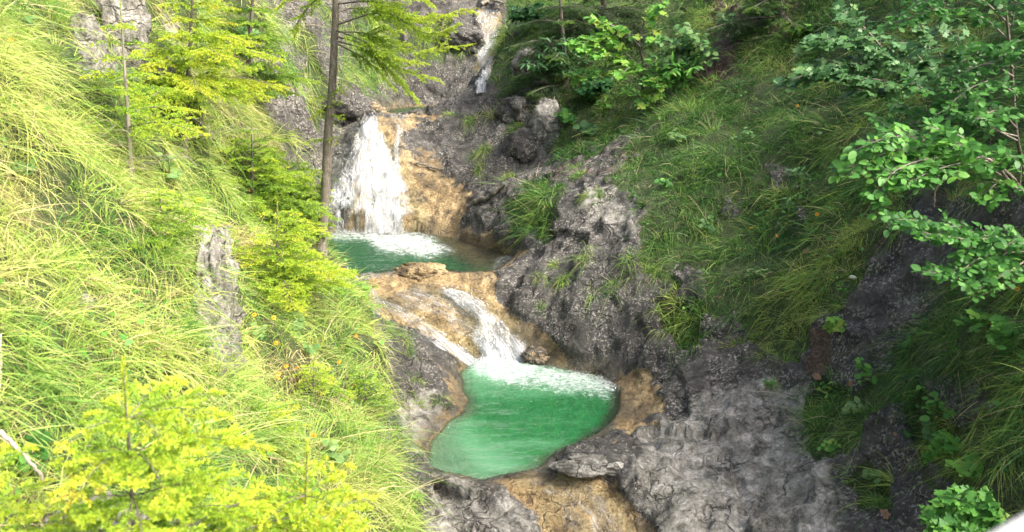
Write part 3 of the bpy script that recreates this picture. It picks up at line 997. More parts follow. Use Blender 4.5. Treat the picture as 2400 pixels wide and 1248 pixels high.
def blades(root, dirs, length, width, bend, segs, tint):
    """root, dirs (n,3); bend (n,3) added with s^2; returns verts, quads, tint"""
    n = len(root)
    s = np.linspace(0, 1, segs + 1)
    p = root[:, None] + length[:, None, None] * (dirs[:, None] * s[None, :, None] + bend[:, None] * (s ** 2)[None, :, None])
    side = np.cross(dirs, rng.normal(0, 1, (n, 3)))
    side /= np.linalg.norm(side, axis=1)[:, None] + 1e-9
    wd = (np.array([0.75, 1.0, 0.8, 0.5, 0.1]) if segs == 4 else np.array([0.8, 1.0, 0.65, 0.1]))[:segs + 1]
    off = side[:, None] * (width[:, None] * wd[None])[..., None] * 0.5
    v = np.stack([p - off, p + off], 2).reshape(-1, 3)
    k = (np.arange(n) * (segs + 1) * 2)[:, None]
    j = (np.arange(segs) * 2)[None]
    f = np.stack([k + j, k + j + 1, k + j + 3, k + j + 2], -1).reshape(-1, 4)
    return v, f, np.repeat(tint, (segs + 1) * 2)


def tufts(cent, nor, nb, length, width, segs, tint, spread=0.05, tj=0.1, flop=1.0):
    """one tuft per centre; nb blades each; hair falling downhill"""
    m = len(cent)
    down = np.stack([nor[:, 0] * nor[:, 2], nor[:, 1] * nor[:, 2], -(nor[:, 0] ** 2 + nor[:, 1] ** 2)], 1)
    k = np.repeat(np.arange(m), nb)
    n = len(k)
    r = rng.normal(0, 1, (n, 3))
    r -= nor[k] * (r * nor[k]).sum(1)[:, None]
    comb = rng.normal(0, 0.45, (m, 3))
    d = nor[k] * 0.55 + np.array([0, 0, 0.7]) + 0.75 * r + 0.10 * down[k] + comb[k] * 0.8
    d /= np.linalg.norm(d, axis=1)[:, None]
    L = length[k] * rng.lognormal(-0.08, 0.35, n).clip(0.3, 1.9)
    b = (np.array([0, 0, -0.62]) + 0.30 * down[k] + 0.24 * rng.normal(0, 1, (n, 3)) + comb[k] * 0.4) * (flop * rng.uniform(0.5, 1.35, n))[:, None]
    root = cent[k] + r * spread * 0.7 - nor[k] * 0.02
    t = tint[k] + rng.normal(0, tj, n)
    dry = rng.random(n) < np.where(t > 0.6, 0.05, 0.12)
    t = np.where(dry, rng.uniform(0.02, 0.22, n), t).clip(0, 1)
    return blades(root, d, L, width[k] * rng.uniform(0.6, 1.3, n), b, segs, t)


def sample_ground(weight, per_m2):
    """random points on the terrain; weight per vertex, density per square metre (array per quad or number)"""
    q = quads
    A = np.linalg.norm(np.cross(V1[q[:, 2]] - V1[q[:, 0]], V1[q[:, 3]] - V1[q[:, 1]]), axis=1) / 2
    ex = A * weight[q].mean(1) * per_m2
    cnt = np.floor(ex + rng.random(len(q))).astype(int)
    k = np.repeat(np.arange(len(q)), cnt)
    a, b = rng.random(len(k))[:, None], rng.random(len(k))[:, None]
    p = (V1[q[k, 0]] * (1 - a) + V1[q[k, 1]] * a) * (1 - b) + (V1[q[k, 3]] * (1 - a) + V1[q[k, 2]] * a) * b
    return p, N1[q[k, 0]], k


U1, V1v = project(V1)
inview = (U1 > -330) & (U1 < 2730) & (V1v > -260) & (V1v < 1520) & (V1[:, 1] > 2.0)
gw = np.where(inview & (V1[:, 1] < 34), grass, 0)
gw = np.where(gw < 0.15, 0, np.maximum(gw, 0.6 * (gw > 0.3)))
qY = V1[quads[:, 0], 1]
qX = V1[quads[:, 0], 0]
left_q = (qX < -0.55 - 0.05 * qY) & (qY < 15.2)


def grass_object(name, label, selq, per, nb, length, width, segs, tint_fn, flop=1.0, spread=0.05):
    p, n, k = sample_ground(gw, np.where(selq, per, 0))
    s = 0.55 + 0.45 * vnoise(p * 1.9, 201)
    L = length * (0.75 + 0.5 * rng.random(len(p))) * (1 + 0.35 * vnoise(p * 1.3, 202))
    v, f, t = tufts(p, n, nb, L, np.full(len(p), width), segs, tint_fn(p), spread, 0.09, flop)
    o = link(name, mesh_np(name, v, f, True, {'tint': t}), grass_m)
    tag(o, label, 'grass', None, 'stuff')
    return len(p), len(f)


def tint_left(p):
    return 0.51 + 0.21 * fbm(p * 1.5, 3, 210) + 0.16 * vnoise(p * 4, 211) - 0.30 * smooth(0.15, 0.5, fbm(p * 0.9 + 3, 3, 212))  # straw and green mix; sunlit brightness of this bank is in the tint too


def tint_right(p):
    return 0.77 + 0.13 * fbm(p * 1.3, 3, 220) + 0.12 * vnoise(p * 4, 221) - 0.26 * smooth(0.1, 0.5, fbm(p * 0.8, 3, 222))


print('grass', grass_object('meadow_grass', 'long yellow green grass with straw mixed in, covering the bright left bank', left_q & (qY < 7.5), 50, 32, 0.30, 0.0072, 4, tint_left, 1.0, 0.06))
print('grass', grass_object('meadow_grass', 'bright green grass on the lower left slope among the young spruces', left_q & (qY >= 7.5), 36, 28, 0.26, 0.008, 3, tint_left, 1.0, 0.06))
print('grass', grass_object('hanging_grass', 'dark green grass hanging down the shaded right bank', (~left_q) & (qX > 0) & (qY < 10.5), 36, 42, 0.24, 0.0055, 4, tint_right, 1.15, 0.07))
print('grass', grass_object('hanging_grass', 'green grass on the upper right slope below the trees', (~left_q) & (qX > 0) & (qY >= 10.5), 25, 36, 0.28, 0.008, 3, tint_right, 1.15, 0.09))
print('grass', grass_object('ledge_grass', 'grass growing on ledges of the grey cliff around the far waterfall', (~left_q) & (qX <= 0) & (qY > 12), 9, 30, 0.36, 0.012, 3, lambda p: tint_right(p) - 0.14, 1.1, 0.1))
# ------------------------------------------------------------------ spruces
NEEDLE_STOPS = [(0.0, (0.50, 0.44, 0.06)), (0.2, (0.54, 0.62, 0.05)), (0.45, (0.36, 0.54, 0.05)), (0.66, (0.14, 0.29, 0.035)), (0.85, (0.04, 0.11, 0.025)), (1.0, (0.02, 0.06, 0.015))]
needle_m = leaf_mat('spruce_needles', NEEDLE_STOPS, 0.30, 0.45, 0.3, 5.0)
bm_, nt, out = mat_new('bark')
g = NT(nt)
bt = g.attr('tint')
bn = g.noise(g.scale_vec(g.pos(), (14, 14, 4)), 2.0, 5, 0.65, 0.4)
bn2 = g.noise(g.pos(), 60, 3, 0.6)
bc = g.ramp(g.math('ADD', g.math('MULTIPLY', bn, 0.6), g.math('MULTIPLY', bn2, 0.4)), [(0.33, (0.035, 0.03, 0.024)), (0.52, (0.13, 0.115, 0.09)), (0.68, (0.30, 0.28, 0.24))])
bc = g.mix(bt, bc, (0.40, 0.36, 0.30))
g.link(g.principled(bc, 0.85, g.bump(bn, 0.9, 0.012), 0.2), out.inputs['Surface'])


def needles_on(acc, a, b, per_m, nlen, nwid, tint, up=np.array([0, 0, 1.0])):
    """needles along many twigs a->b (n,3); each needle a slim diamond"""
    n = len(a)
    L = np.linalg.norm(b - a, axis=1)
    cnt = np.maximum(3, (L * per_m).astype(int))
    k = np.repeat(np.arange(n), cnt)
    m = len(k)
    s = rng.random(m) ** 0.9
    d = (b - a)[k] / (L[k][:, None] + 1e-9)
    p = a[k] + (b - a)[k] * s[:, None]
    r = rng.normal(0, 1, (m, 3))
    r -= d * (r * d).sum(1)[:, None]
    r /= np.linalg.norm(r, axis=1)[:, None] + 1e-9
    r = r + up * 0.35
    nd = d * 0.75 + r * 0.8
    nd /= np.linalg.norm(nd, axis=1)[:, None]
    fr = frames(nd, None, rng.uniform(0, math.pi, m))
    l = nlen * rng.uniform(0.7, 1.2, m) * (1 - 0.35 * s)
    sc = np.stack([np.full(m, nwid), l, l], 1)
    tv = np.array([[0, 0, 0], [-0.5, 0.45, 0], [0, 1, 0], [0.5, 0.45, 0]])
    scatter(acc, tv, np.array([[0, 1, 2, 3]]), fr * sc[:, :, None], p, (tint[k] + rng.normal(0, 0.06, m)).clip(0, 1))


def bough(nacc, wacc, axis_pts, width, twig_gap, per_m, nlen, nwid, tint, rad, droop=0.15, bare=0.15, sub=True, flat=0.25):
    """a flat spray: axis, side twigs both sides, smaller twigs on them"""
    ax = spline(axis_pts, 14)
    L = np.linalg.norm(np.diff(ax, axis=0), axis=1).sum()
    tube(wacc, ax, np.linspace(rad, rad * 0.25, len(ax)), 5, 0.1)
    nt_ = max(4, int(L / twig_gap))
    A, B, T = [], [], []
    for i in range(nt_):
        s = bare + (1 - bare) * (i + rng.random() * 0.6) / nt_
        x = s * (len(ax) - 1)
        k = min(int(x), len(ax) - 2)
        o = ax[k] + (ax[k + 1] - ax[k]) * (x - k)
        d = ax[k + 1] - ax[k]
        d /= np.linalg.norm(d)
        side = np.cross(d, [0, 0, 1.0])
        side /= np.linalg.norm(side) + 1e-9
        for sg in (1, -1):
            tl = width * (1 - 0.75 * s ** 1.3) * rng.uniform(0.65, 1.15)
            e = o + (d * 0.75 + side * sg * 0.8 + np.array([0, 0, rng.normal(0, flat) - droop])) * tl
            A.append(o)
            B.append(e)
            T.append(tint + rng.normal(0, 0.05) - 0.10 + 0.36 * (1 - s) ** 1.3)
            if sub and tl > 0.09:
                m = max(1, int(tl / 0.06))
                for j in range(m):
                    q = 0.25 + 0.7 * (j + rng.random()) / m
                    oo = o + (e - o) * q
                    td = (e - o) / np.linalg.norm(e - o)
                    s2 = np.cross(td, [0, 0, 1.0])
                    for g2 in (1, -1):
                        l2 = tl * 0.45 * (1 - q * 0.6) * rng.uniform(0.6, 1.2)
                        A.append(oo)
                        B.append(oo + (td * 0.8 + s2 * g2 * 0.7 + np.array([0, 0, rng.normal(0, flat) - droop * 1.3])) * l2)
                        T.append(tint + rng.normal(0, 0.06) - 0.12 + 0.36 * (1 - s) ** 1.3 * (1 - 0.5 * q))
    A.append(ax[-3])
    B.append(ax[-1] + (ax[-1] - ax[-2]) * 0.5)
    T.append(tint - 0.12)
    A, B, T = np.array(A), np.array(B), np.array(T)
    needles_on(nacc, A, B, per_m, nlen, nwid, T)
    # thin wooden twig cores
    fr = frames(B - A)
    ln = np.linalg.norm(B - A, axis=1)
    w0 = max(0.0012, rad * 0.16)
    tv = np.array([[-1, 0, 0], [1, 0, 0], [0, 1, 0.2], [0, 0, 1.2]])
    scatter(wacc, tv, np.array([[0, 1, 2], [1, 3, 2], [3, 0, 2]]), fr * np.stack([np.full(len(A), w0), ln, np.full(len(A), w0)], 1)[:, :, None], A, 0.15)


def dead_twigs(wacc, origin, n, length, spread_dir):
    for _ in range(n):
        d = np.array(spread_dir) + rng.normal(0, 0.45, 3) * [1, 1, 0.5]
        d /= np.linalg.norm(d)
        l = length * rng.uniform(0.5, 1.2)
        p = [origin, origin + d * l * 0.4 + [0, 0, 0.02], origin + d * l * 0.75 + rng.normal(0, 0.04, 3), origin + d * l + [0, 0, -0.06]]
        c = spline(p, 7)
        tube(wacc, c, np.linspace(0.004, 0.0014, 7), 4, 0.85, False)
        for _k in range(4):
            q = c[rng.integers(2, 6)]
            e = q + (d * 0.7 + rng.normal(0, 0.6, 3)) * l * 0.3
            tube(wacc, np.array([q, (q + e) / 2 + rng.normal(0, 0.01, 3), e]), [0.002, 0.0015, 0.001], 3, 0.85, False)


def spruce(label, base, top, rad, whorls, blen, tint=0.45, per_m=260, nlen=0.016, nwid=0.0035, twig_gap=0.07, low=0.15, dead=0, droop=0.12, extra=(), nbr=5, bend=0.0, sub=True, group='young spruces on the left bank', trunk_tint=0.1, width=0.42, blen_top=0.12, rise=0.25, name='spruce_tree', toward=None):
    base, top = np.asarray(base, float), np.asarray(top, float)
    o = thing(name, base, label, 'tree', group)
    H = np.linalg.norm(top - base)
    tr = spline([base - [0, 0, 0.1], base * 0.7 + top * 0.3 + [bend, 0, 0], base * 0.35 + top * 0.65 - [bend * 0.3, 0, 0], top], 16)
    tacc, wacc, nacc = Acc(), Acc(), Acc()
    tube(tacc, tr, rad * np.linspace(1.15, 0.18, 16) ** 0.9, 9, trunk_tint, True, 0.08)
    for wi in range(whorls):
        s = low + (0.97 - low) * (wi + 0.3 * rng.random()) / whorls
        x = s * 15
        k = min(int(x), 14)
        q = tr[k] + (tr[k + 1] - tr[k]) * (x - k)
        L = blen * (1 - (s - low) / (1 - low)) ** 0.8 + blen_top
        az0 = rng.random() * 6.28
        for b in range(nbr):
            az = az0 + 6.283 * b / nbr + rng.normal(0, 0.3)
            l = L * rng.uniform(0.65, 1.15)
            d = np.array([math.cos(az), math.sin(az), 0])
            if toward is not None:
                l *= max(0.35, 1 + 0.6 * d.dot(toward))
            e1 = q + d * l * 0.5 + [0, 0, l * rise * 0.5]
            e2 = q + d * l + [0, 0, l * (rise * 0.7 - 0.12)]
            bough(nacc, wacc, [q, e1, e2], l * width, twig_gap, per_m, nlen, nwid, tint + rng.normal(0, 0.06) + 0.12 * (1 - s) - 0.06, rad * 0.22 * (0.4 + l / (blen + 0.1)), droop, 0.12, sub)
    # leader
    needles_on(nacc, np.array([tr[-3]]), np.array([top + (top - tr[-2]) * 0.4]), per_m * 1.2, nlen * 1.2, nwid, np.array([tint - 0.1]))
    for spec in extra:
        bough(nacc, wacc, *spec)
    if dead:
        for i in range(dead):
            s = rng.uniform(0.12, 0.55)
            q = tr[int(s * 15)]
            az = rng.random() * 6.28
            dead_twigs(wacc, q, 2, blen * 0.9, [math.cos(az), math.sin(az), 0.0])
    trunk = link('trunk', tacc.mesh('trunk', base), bm_, o)
    link('branches', wacc.mesh('branches', base), bm_, o)['kind'] = 'stuff'
    f = link('crown', nacc.mesh('crown', base), needle_m, o)
    return o, len(nacc.v)


def hit_n(u, v, back=0.0):
    p, n = hit(u, v)
    return p


# tall tree in the middle, trunk leaning across the view of the waterfall
B0 = hit(752, 583)[0]
d0 = B0[1]
T0 = P(787, 20, d0 + 0.1)
T1 = P(792, -420, d0 + 0.2)


def tr_pt(v):
    u = np.interp(v, [-420, 20, 200, 300, 430, 583], [792, 787, 779, 770, 764, 752])
    return P(u, v, d0 + 0.08)


o = thing('spruce_tree', B0, 'tall slim spruce with a bare leaning trunk in front of the main waterfall', 'tree')
tacc, wacc, nacc = Acc(), Acc(), Acc()
tp_ = np.array([B0 - [0, 0, 0.12]] + [tr_pt(v) for v in (560, 500, 430, 360, 300, 250, 200, 120, 20, -100, -250, -420)])
tube(tacc, spline(tp_, 40), np.linspace(0.080, 0.042, 40) * np.where(np.arange(40) < 2, 1.25, 1), 12, 0.12, True, 0.06)
HB = [  # start v, waypoints (u, v, distance offset), width, tint
    (10, [(880, 5, -0.3), (980, 40, -0.6), (1108, 22, -0.8)], 0.42, 0.42), (60, [(900, 30, -0.2), (1000, 80, -0.4), (1075, 60, -0.5)], 0.40, 0.50),
    (75, [(860, 80, 0.2), (960, 120, 0.1), (1100, 105, 0.0)], 0.42, 0.48), (85, [(870, 110, -0.2), (940, 160, -0.3), (1030, 190, -0.4)], 0.36, 0.5),
    (95, [(860, 120, 0.1), (930, 180, 0.1), (985, 245, 0.1)], 0.34, 0.52), (30, [(840, 20, 0.4), (900, 60, 0.5), (950, 80, 0.5)], 0.3, 0.52), (-60, [(880, -60, -0.2), (960, -20, -0.3), (1060, -10, -0.4)], 0.42, 0.45),
    (-120, [(860, -90, -0.4), (930, -40, -0.8), (1010, 10, -1.0)], 0.4, 0.46), (-90, [(730, -60, -0.3), (690, -20, -0.4), (650, 20, -0.5)], 0.34, 0.48), (-20, [(740, 0, 0.3), (700, 50, 0.4), (690, 90, 0.4)], 0.25, 0.5),
    (100, [(840, 130, 0.4), (890, 170, 0.5), (930, 215, 0.5)], 0.26, 0.55), (70, [(850, 95, -0.5), (930, 135, -0.6), (1000, 150, -0.7)], 0.3, 0.45), (-30, [(850, -20, 0.2), (920, 20, 0.2), (1010, 50, 0.2)], 0.34, 0.48)]
for sv, wp, wd, ti in HB:
    bough(nacc, wacc, [tr_pt(sv)] + [P(a, b, d0 + c) for a, b, c in wp], wd, 0.06, 330, 0.024, 0.008, ti - 0.06, 0.014, 0.12, 0.22)
for sv, du, dv, ti in ((215, 28, 8, 0.3), (230, -50, 10, 0.34), (265, -48, 14, 0.32), (275, 34, 6, 0.36), (330, -55, 8, 0.38), (400, -50, 18, 0.34), (415, -42, 0, 0.4), (325, 20, 12, 0.34), (465, -40, 6, 0.45), (250, 22, -14, 0.4)):
    a = tr_pt(sv)
    u, v = project(a)
    bough(nacc, wacc, [a, P(u + du * 0.5, v + dv * 0.2 - 4, d0), P(u + du, v + dv, d0 - 0.1)], 0.16, 0.05, 260, 0.02, 0.008, ti, 0.005, 0.12, 0.1)
for sv, du in ((250, -30), (330, -45), (420, 30), (450, -60), (300, 40), (500, -40)):
    dead_twigs(wacc, tr_pt(sv), 2, 0.45, [du / 50, -0.2, 0.3])
link('trunk', tacc.mesh('trunk', B0), bm_, o)
link('branches', wacc.mesh('branches', B0), bm_, o)['kind'] = 'stuff'
link('crown', nacc.mesh('crown', B0), needle_m, o)


def at_depth(u, v, d):
    return P(u, v, d)


def stand(u, v):
    p, n = hit(u, v)
    return p


def tree_px(label, ub, vb, ut, vt, rad, whorls, blen, **k):
    """a tree standing on the ground seen at (ub, vb), its tip at (ut, vt)"""
    b = stand(ub, vb)
    t = P(ut, vt, b[1])
    return spruce(label, b, t, rad, whorls, blen, **k)


# the near spruce in the lower left corner and its neighbours (out of focus)
NB = P(292, 1330, 3.0)
NBg, _ = drop(NB[0], NB[1])
spruce('big soft spruce in the lower left corner, nearest of all the trees', NBg, P(290, 868, 2.95), 0.016, 10, 0.86, tint=0.36, per_m=950, nlen=0.023, nwid=0.0045, twig_gap=0.085, low=0.12, droop=0.10, nbr=7, width=0.40, rise=0.30, blen_top=0.18, toward=np.array([0.45, -0.1, 0]), group='near spruces')
b = P(870, 1330, 3.5)
bg_, _ = drop(b[0], b[1])
RB_ = NBg
q = drop(*P(640, 1330, 3.25)[:2])[0]
spruce('low spruce with yellow shoots at the bottom edge, right of the corner spruce', q, P(720, 1060, 3.3), 0.012, 8, 0.72, tint=0.34, per_m=900, nlen=0.023, nwid=0.0045, twig_gap=0.08, low=0.2, nbr=6, blen_top=0.2, toward=np.array([0.5, 0, 0]), group='near spruces')
q = drop(*P(-40, 1330, 2.9)[:2])[0]
spruce('spruce cut by the lower left edge of the picture, yellow tipped', q, P(-30, 1010, 3.0), 0.012, 5, 0.42, tint=0.36, per_m=900, nlen=0.023, nwid=0.0045, twig_gap=0.08, low=0.25, nbr=5, group='near spruces')
# left bank, thin grey trunks
X1 = dict(per_m=380, nlen=0.022, nwid=0.007, twig_gap=0.06)
t_, n_ = tree_px('young spruce with a thin bare grey trunk and sparse flat branches', 312, 470, 283, 20, 0.026, 7, 0.62, tint=0.42, low=0.42, dead=9, trunk_tint=0.55, nbr=4, width=0.34, rise=0.12, toward=np.array([0.35, -0.2, 0]), **X1)
tree_px('young spruce with a rusty trunk and yellow tips reaching right, second trunk from the left', 430, 365, 455, -60, 0.035, 8, 0.95, tint=0.34, low=0.38, dead=7, nbr=5, width=0.38, rise=0.05, droop=0.2, toward=np.array([0.5, -0.3, 0]), **X1)
tree_px('dense dark green spruce against the pale cliff at the top left', 575, 250, 600, -120, 0.05, 10, 1.0, tint=0.58, low=0.12, nbr=6, width=0.4, droop=0.2, rise=0.08, **X1)
tree_px('small bushy spruce on the rim of the left rock face, under the thin grey trunk', 385, 560, 372, 440, 0.014, 5, 0.42, tint=0.45, low=0.1, nbr=6, **X1)
tree_px('green conical spruce left of the leaning trunk, halfway up', 592, 500, 590, 285, 0.03, 9, 0.95, tint=0.52, low=0.1, nbr=6, width=0.4, **X1)
tree_px('bushy spruce left of the leaning trunk, beside the waterfall foot', 690, 560, 672, 360, 0.03, 8, 0.85, tint=0.5, low=0.08, nbr=6, width=0.4, **X1)
tree_px('yellow tipped spruce below the leaning trunk, beside the middle pool', 648, 700, 650, 480, 0.024, 8, 0.75, tint=0.36, low=0.12, nbr=6, dead=3, toward=np.array([0.3, 0, 0]), **X1)
tree_px('small spruce sapling on the left slope above the emerald pool', 850, 960, 858, 868, 0.01, 5, 0.24, tint=0.55, low=0.1, nbr=6, **X1)
tree_px('tiny spruce sapling with yellow shoots among the orange flowers', 735, 930, 735, 850, 0.009, 4, 0.26, tint=0.36, low=0.1, nbr=6, **X1)
tree_px('tiny yellow spruce in the grass right of the corner spruce', 620, 1010, 625, 950, 0.008, 4, 0.24, tint=0.3, low=0.1, nbr=6, **X1)
# spruces on the shaded right
XR = dict(per_m=160, nlen=0.026, nwid=0.008, twig_gap=0.09)
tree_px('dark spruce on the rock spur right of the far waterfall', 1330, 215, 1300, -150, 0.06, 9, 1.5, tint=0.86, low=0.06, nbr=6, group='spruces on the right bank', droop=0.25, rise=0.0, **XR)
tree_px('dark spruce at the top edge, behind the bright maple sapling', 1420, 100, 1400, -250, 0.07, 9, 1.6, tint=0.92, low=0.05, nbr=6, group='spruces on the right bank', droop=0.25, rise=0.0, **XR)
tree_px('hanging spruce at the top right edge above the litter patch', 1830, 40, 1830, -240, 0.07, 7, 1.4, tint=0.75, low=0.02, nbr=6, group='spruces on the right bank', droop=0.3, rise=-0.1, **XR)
tree_px('tiny spruce in the grass of the right slope', 1625, 425, 1625, 375, 0.01, 4, 0.3, tint=0.72, low=0.1, nbr=5, group='spruces on the right bank', **XR)
# ------------------------------------------------------------------ broad-leaved trees and herbs
LEAF_STOPS = [(0.0, (0.24, 0.32, 0.05)), (0.18, (0.16, 0.38, 0.06)), (0.4, (0.085, 0.25, 0.045)), (0.7, (0.04, 0.135, 0.035)), (1.0, (0.02, 0.07, 0.025))]
leaf_m = leaf_mat('broad_leaf', LEAF_STOPS, 0.35, 0.5, 0.25, 8.0)
BLUE_STOPS = [(0.0, (0.20, 0.30, 0.09)), (0.4, (0.10, 0.23, 0.075)), (0.7, (0.06, 0.155, 0.055)), (1.0, (0.03, 0.09, 0.035))]
leafb_m = leaf_mat('bluish_leaf', BLUE_STOPS, 0.30, 0.48, 0.3, 8.0)


def leaf_template(outline, fold=0.12, droop=0.15):
    """outline: right half (x, y) from stem to tip; returns a two-sided fan around the midrib"""
    o = np.array(outline, float)
    n = len(o)
    mid = np.stack([np.zeros(n), o[:, 1].clip(0, None), -droop * o[:, 1].clip(0, None) ** 2], 1)
    R = np.stack([o[:, 0], o[:, 1], fold * o[:, 0] - droop * o[:, 1] ** 2 - 0.25 * o[:, 0] ** 2], 1)
    Lf = R * [-1, 1, 1]
    v = np.concatenate([mid, R, Lf])
    k = np.arange(n - 1)
    f = np.concatenate([np.stack([k, n + k, n + k + 1, k + 1], 1), np.stack([k + 1, 2 * n + k + 1, 2 * n + k, k], 1)])
    return v, f


OVATE = leaf_template([(0, 0), (0.17, 0.08), (0.29, 0.28), (0.33, 0.5), (0.26, 0.74), (0.12, 0.92), (0, 1.02)])
MAPLE = leaf_template([(0, 0.0), (0.30, -0.10), (0.42, 0.06), (0.36, 0.18), (0.62, 0.36), (0.50, 0.44), (0.42, 0.46), (0.40, 0.68), (0.20, 0.60), (0.16, 0.80), (0.0, 1.05)], 0.10, 0.12)
LANCE = leaf_template([(0, 0), (0.10, 0.15), (0.14, 0.4), (0.11, 0.7), (0.04, 0.93), (0, 1.0)], 0.15, 0.25)
ROUND = leaf_template([(0, 0), (0.30, 0.0), (0.48, 0.25), (0.48, 0.55), (0.34, 0.8), (0.15, 0.95), (0, 0.98)], 0.1, 0.15)
LEAF_UP = np.array([-0.25, -0.35, 0.9])


def leaves(acc, tmpl, p, d, size, tint, up=LEAF_UP, tilt=0.35):
    n = len(p)
    u = np.asarray(up) + rng.normal(0, tilt, (n, 3))
    u /= np.linalg.norm(u, axis=1)[:, None]
    d = d - u * (d * u).sum(1)[:, None] * 0.8
    fr = frames(d, u)
    sc = size * rng.lognormal(-0.04, 0.3, n).clip(0.45, 1.4)
    scatter(acc, tmpl[0], tmpl[1], fr * sc[:, None, None], p, (tint + rng.normal(0, 0.11, n)).clip(0, 1))


def leafy_branch(lacc, wacc, pts, rad, gap, tw_len, tmpl, size, tint, nleaf=5, up=LEAF_UP, start=0.25, tilt=0.5, wood=0.3):
    ax = spline(pts, 16)
    tube(wacc, ax, np.linspace(rad, rad * 0.3, 16), 6, wood, True)
    L = np.linalg.norm(np.diff(ax, axis=0), axis=1).sum()
    n = max(3, int(L * (1 - start) / gap))
    LP, LD = [], []
    for i in range(n + 1):
        s = start + (1 - start) * i / n
        x = min(s, 0.999) * 15
        k = int(x)
        o = ax[k] + (ax[min(k + 1, 15)] - ax[k]) * (x - k)
        d = ax[min(k + 1, 15)] - ax[k]
        d /= np.linalg.norm(d) + 1e-9
        side = np.cross(d, up)
        side /= np.linalg.norm(side) + 1e-9
        for sg in ((1, -1) if i < n else (0,)):
            l = tw_len * rng.uniform(0.5, 1.15) * (1 - 0.4 * s)
            td = d * rng.uniform(0.4, 0.9) + side * sg * rng.uniform(0.6, 1.0) + rng.normal(0, 0.18, 3)
            td /= np.linalg.norm(td)
            e = o + td * l
            tube(wacc, np.array([o, (o + e) / 2 + rng.normal(0, l * 0.05, 3), e]), [rad * 0.28, rad * 0.2, rad * 0.12], 4, wood, False)
            for j in range(nleaf):
                q = (j + 0.7) / nleaf
                s2 = np.cross(td, up)
                g2 = 1 if j % 2 else -1
                ld = td * 0.6 + s2 * g2 * 0.8 * (q < 0.95) + rng.normal(0, 0.2, 3)
                LP.append(o + td * l * q + ld / np.linalg.norm(ld) * size * 0.25)
                LD.append(ld)
    leaves(lacc, tmpl, np.array(LP), np.array(LD), size, tint, up, tilt)


def broad_tree(name, label, base, trunk, branches, tmpl, size, tint, mat, rad=0.03, cat='tree', group=None, **k):
    o = thing(name, base, label, cat, group)
    lacc, tacc, wacc = Acc(), Acc(), Acc()
    tr = spline(trunk, 20)
    tube(tacc, tr, np.linspace(rad, rad * 0.45, 20), 8, 0.0, True, 0.06)
    for b in branches:
        bp, kw = (b, {}) if not isinstance(b, dict) else (b['p'], {x: y for x, y in b.items() if x != 'p'})
        q = dict(rad=rad * 0.4, gap=0.11, tw_len=0.26, size=size, tint=tint)
        q.update(k)
        q.update(kw)
        leafy_branch(lacc, wacc, bp, q.pop('rad'), q.pop('gap'), q.pop('tw_len'), q.pop('tmpl', tmpl), q.pop('size'), q.pop('tint'), **q)
    link('trunk', tacc.mesh('trunk', base), bm_, o)
    link('branches', wacc.mesh('branches', base), bm_, o)['kind'] = 'stuff'
    link('crown', lacc.mesh('crown', base), mat, o)
    return o


def seg(*pts):
    return [P(*q) for q in pts]


# bright maple sapling above the gravel strip
b = hit(1527, 246)[0]
D = b[1]
broad_tree('maple_tree', 'bright green maple sapling with a curved stem above the gravel strip', b, [b - [0, 0, 0.05], P(1505, 205, D - 0.1), P(1507, 150, D - 0.15), P(1498, 100, D - 0.2), P(1512, 40, D - 0.2)],
           [seg((1506, 165, D - .15), (1450, 110, D - .4), (1400, 85, D - .6), (1365, 105, D - .8)), seg((1500, 110, D - .2), (1460, 70, D - .4), (1400, 50, D - .5)), seg((1506, 160, D - .1), (1440, 135, D - .5), (1350, 112, D - .9)),
            seg((1504, 120, D - .2), (1530, 90, D - .4), (1525, 60, D - .5)), seg((1505, 180, D - .1), (1480, 160, D - .5), (1460, 170, D - .8)), seg((1505, 195, D - .1), (1530, 170, D - .5), (1545, 190, D - .8)),
            seg((1505, 200, D - .1), (1530, 215, D - .5), (1520, 235, D - .7)), seg((1510, 50, D - .2), (1525, 35, D - .3), (1540, 25, D - .4)), seg((1505, 150, D - .1), (1400, 165, D - .3), (1355, 180, D - .5))],
           MAPLE, 0.135, 0.2, leaf_m, 0.035, nleaf=6, gap=0.14, tw_len=0.36)

# maple boughs reaching in from the right
b = hit(2330, 330)[0]
M0 = P(2175, 200, 8.6)
broad_tree('maple_tree', 'maple with bluish green lobed leaves on boughs reaching across the upper right slope', b, [b - [0, 0, 0.1], P(2320, 260, b[1] - 0.3), P(2240, 222, 8.7), M0, P(2100, 150, 8.5)],
           [seg((2180, 203, 8.6), (2080, 140, 8.5), (1960, 90, 8.4), (1900, 110, 8.3)), seg((2140, 180, 8.6), (2040, 150, 8.4), (1940, 160, 8.3), (1850, 190, 8.2)), seg((2100, 155, 8.5), (2030, 70, 8.5), (1980, 30, 8.5)),
            seg((2200, 210, 8.6), (2080, 190, 8.3), (1980, 180, 8.2), (1900, 170, 8.1)), seg((2240, 222, 8.7), (2150, 180, 8.4), (2060, 120, 8.3)), seg((2200, 200, 8.7), (2200, 120, 8.6), (2150, 60, 8.6)),
            seg((2160, 195, 8.6), (2080, 215, 8.4), (2010, 210, 8.3)), seg((2290, 250, 8.8), (2200, 180, 8.5), (2120, 100, 8.4)), seg((2230, 220, 8.7), (2260, 150, 8.6), (2230, 80, 8.6))],
           MAPLE, 0.085, 0.5, leafb_m, 0.03, nleaf=6, gap=0.085, tw_len=0.24)
b = hit(2420, 420)[0]
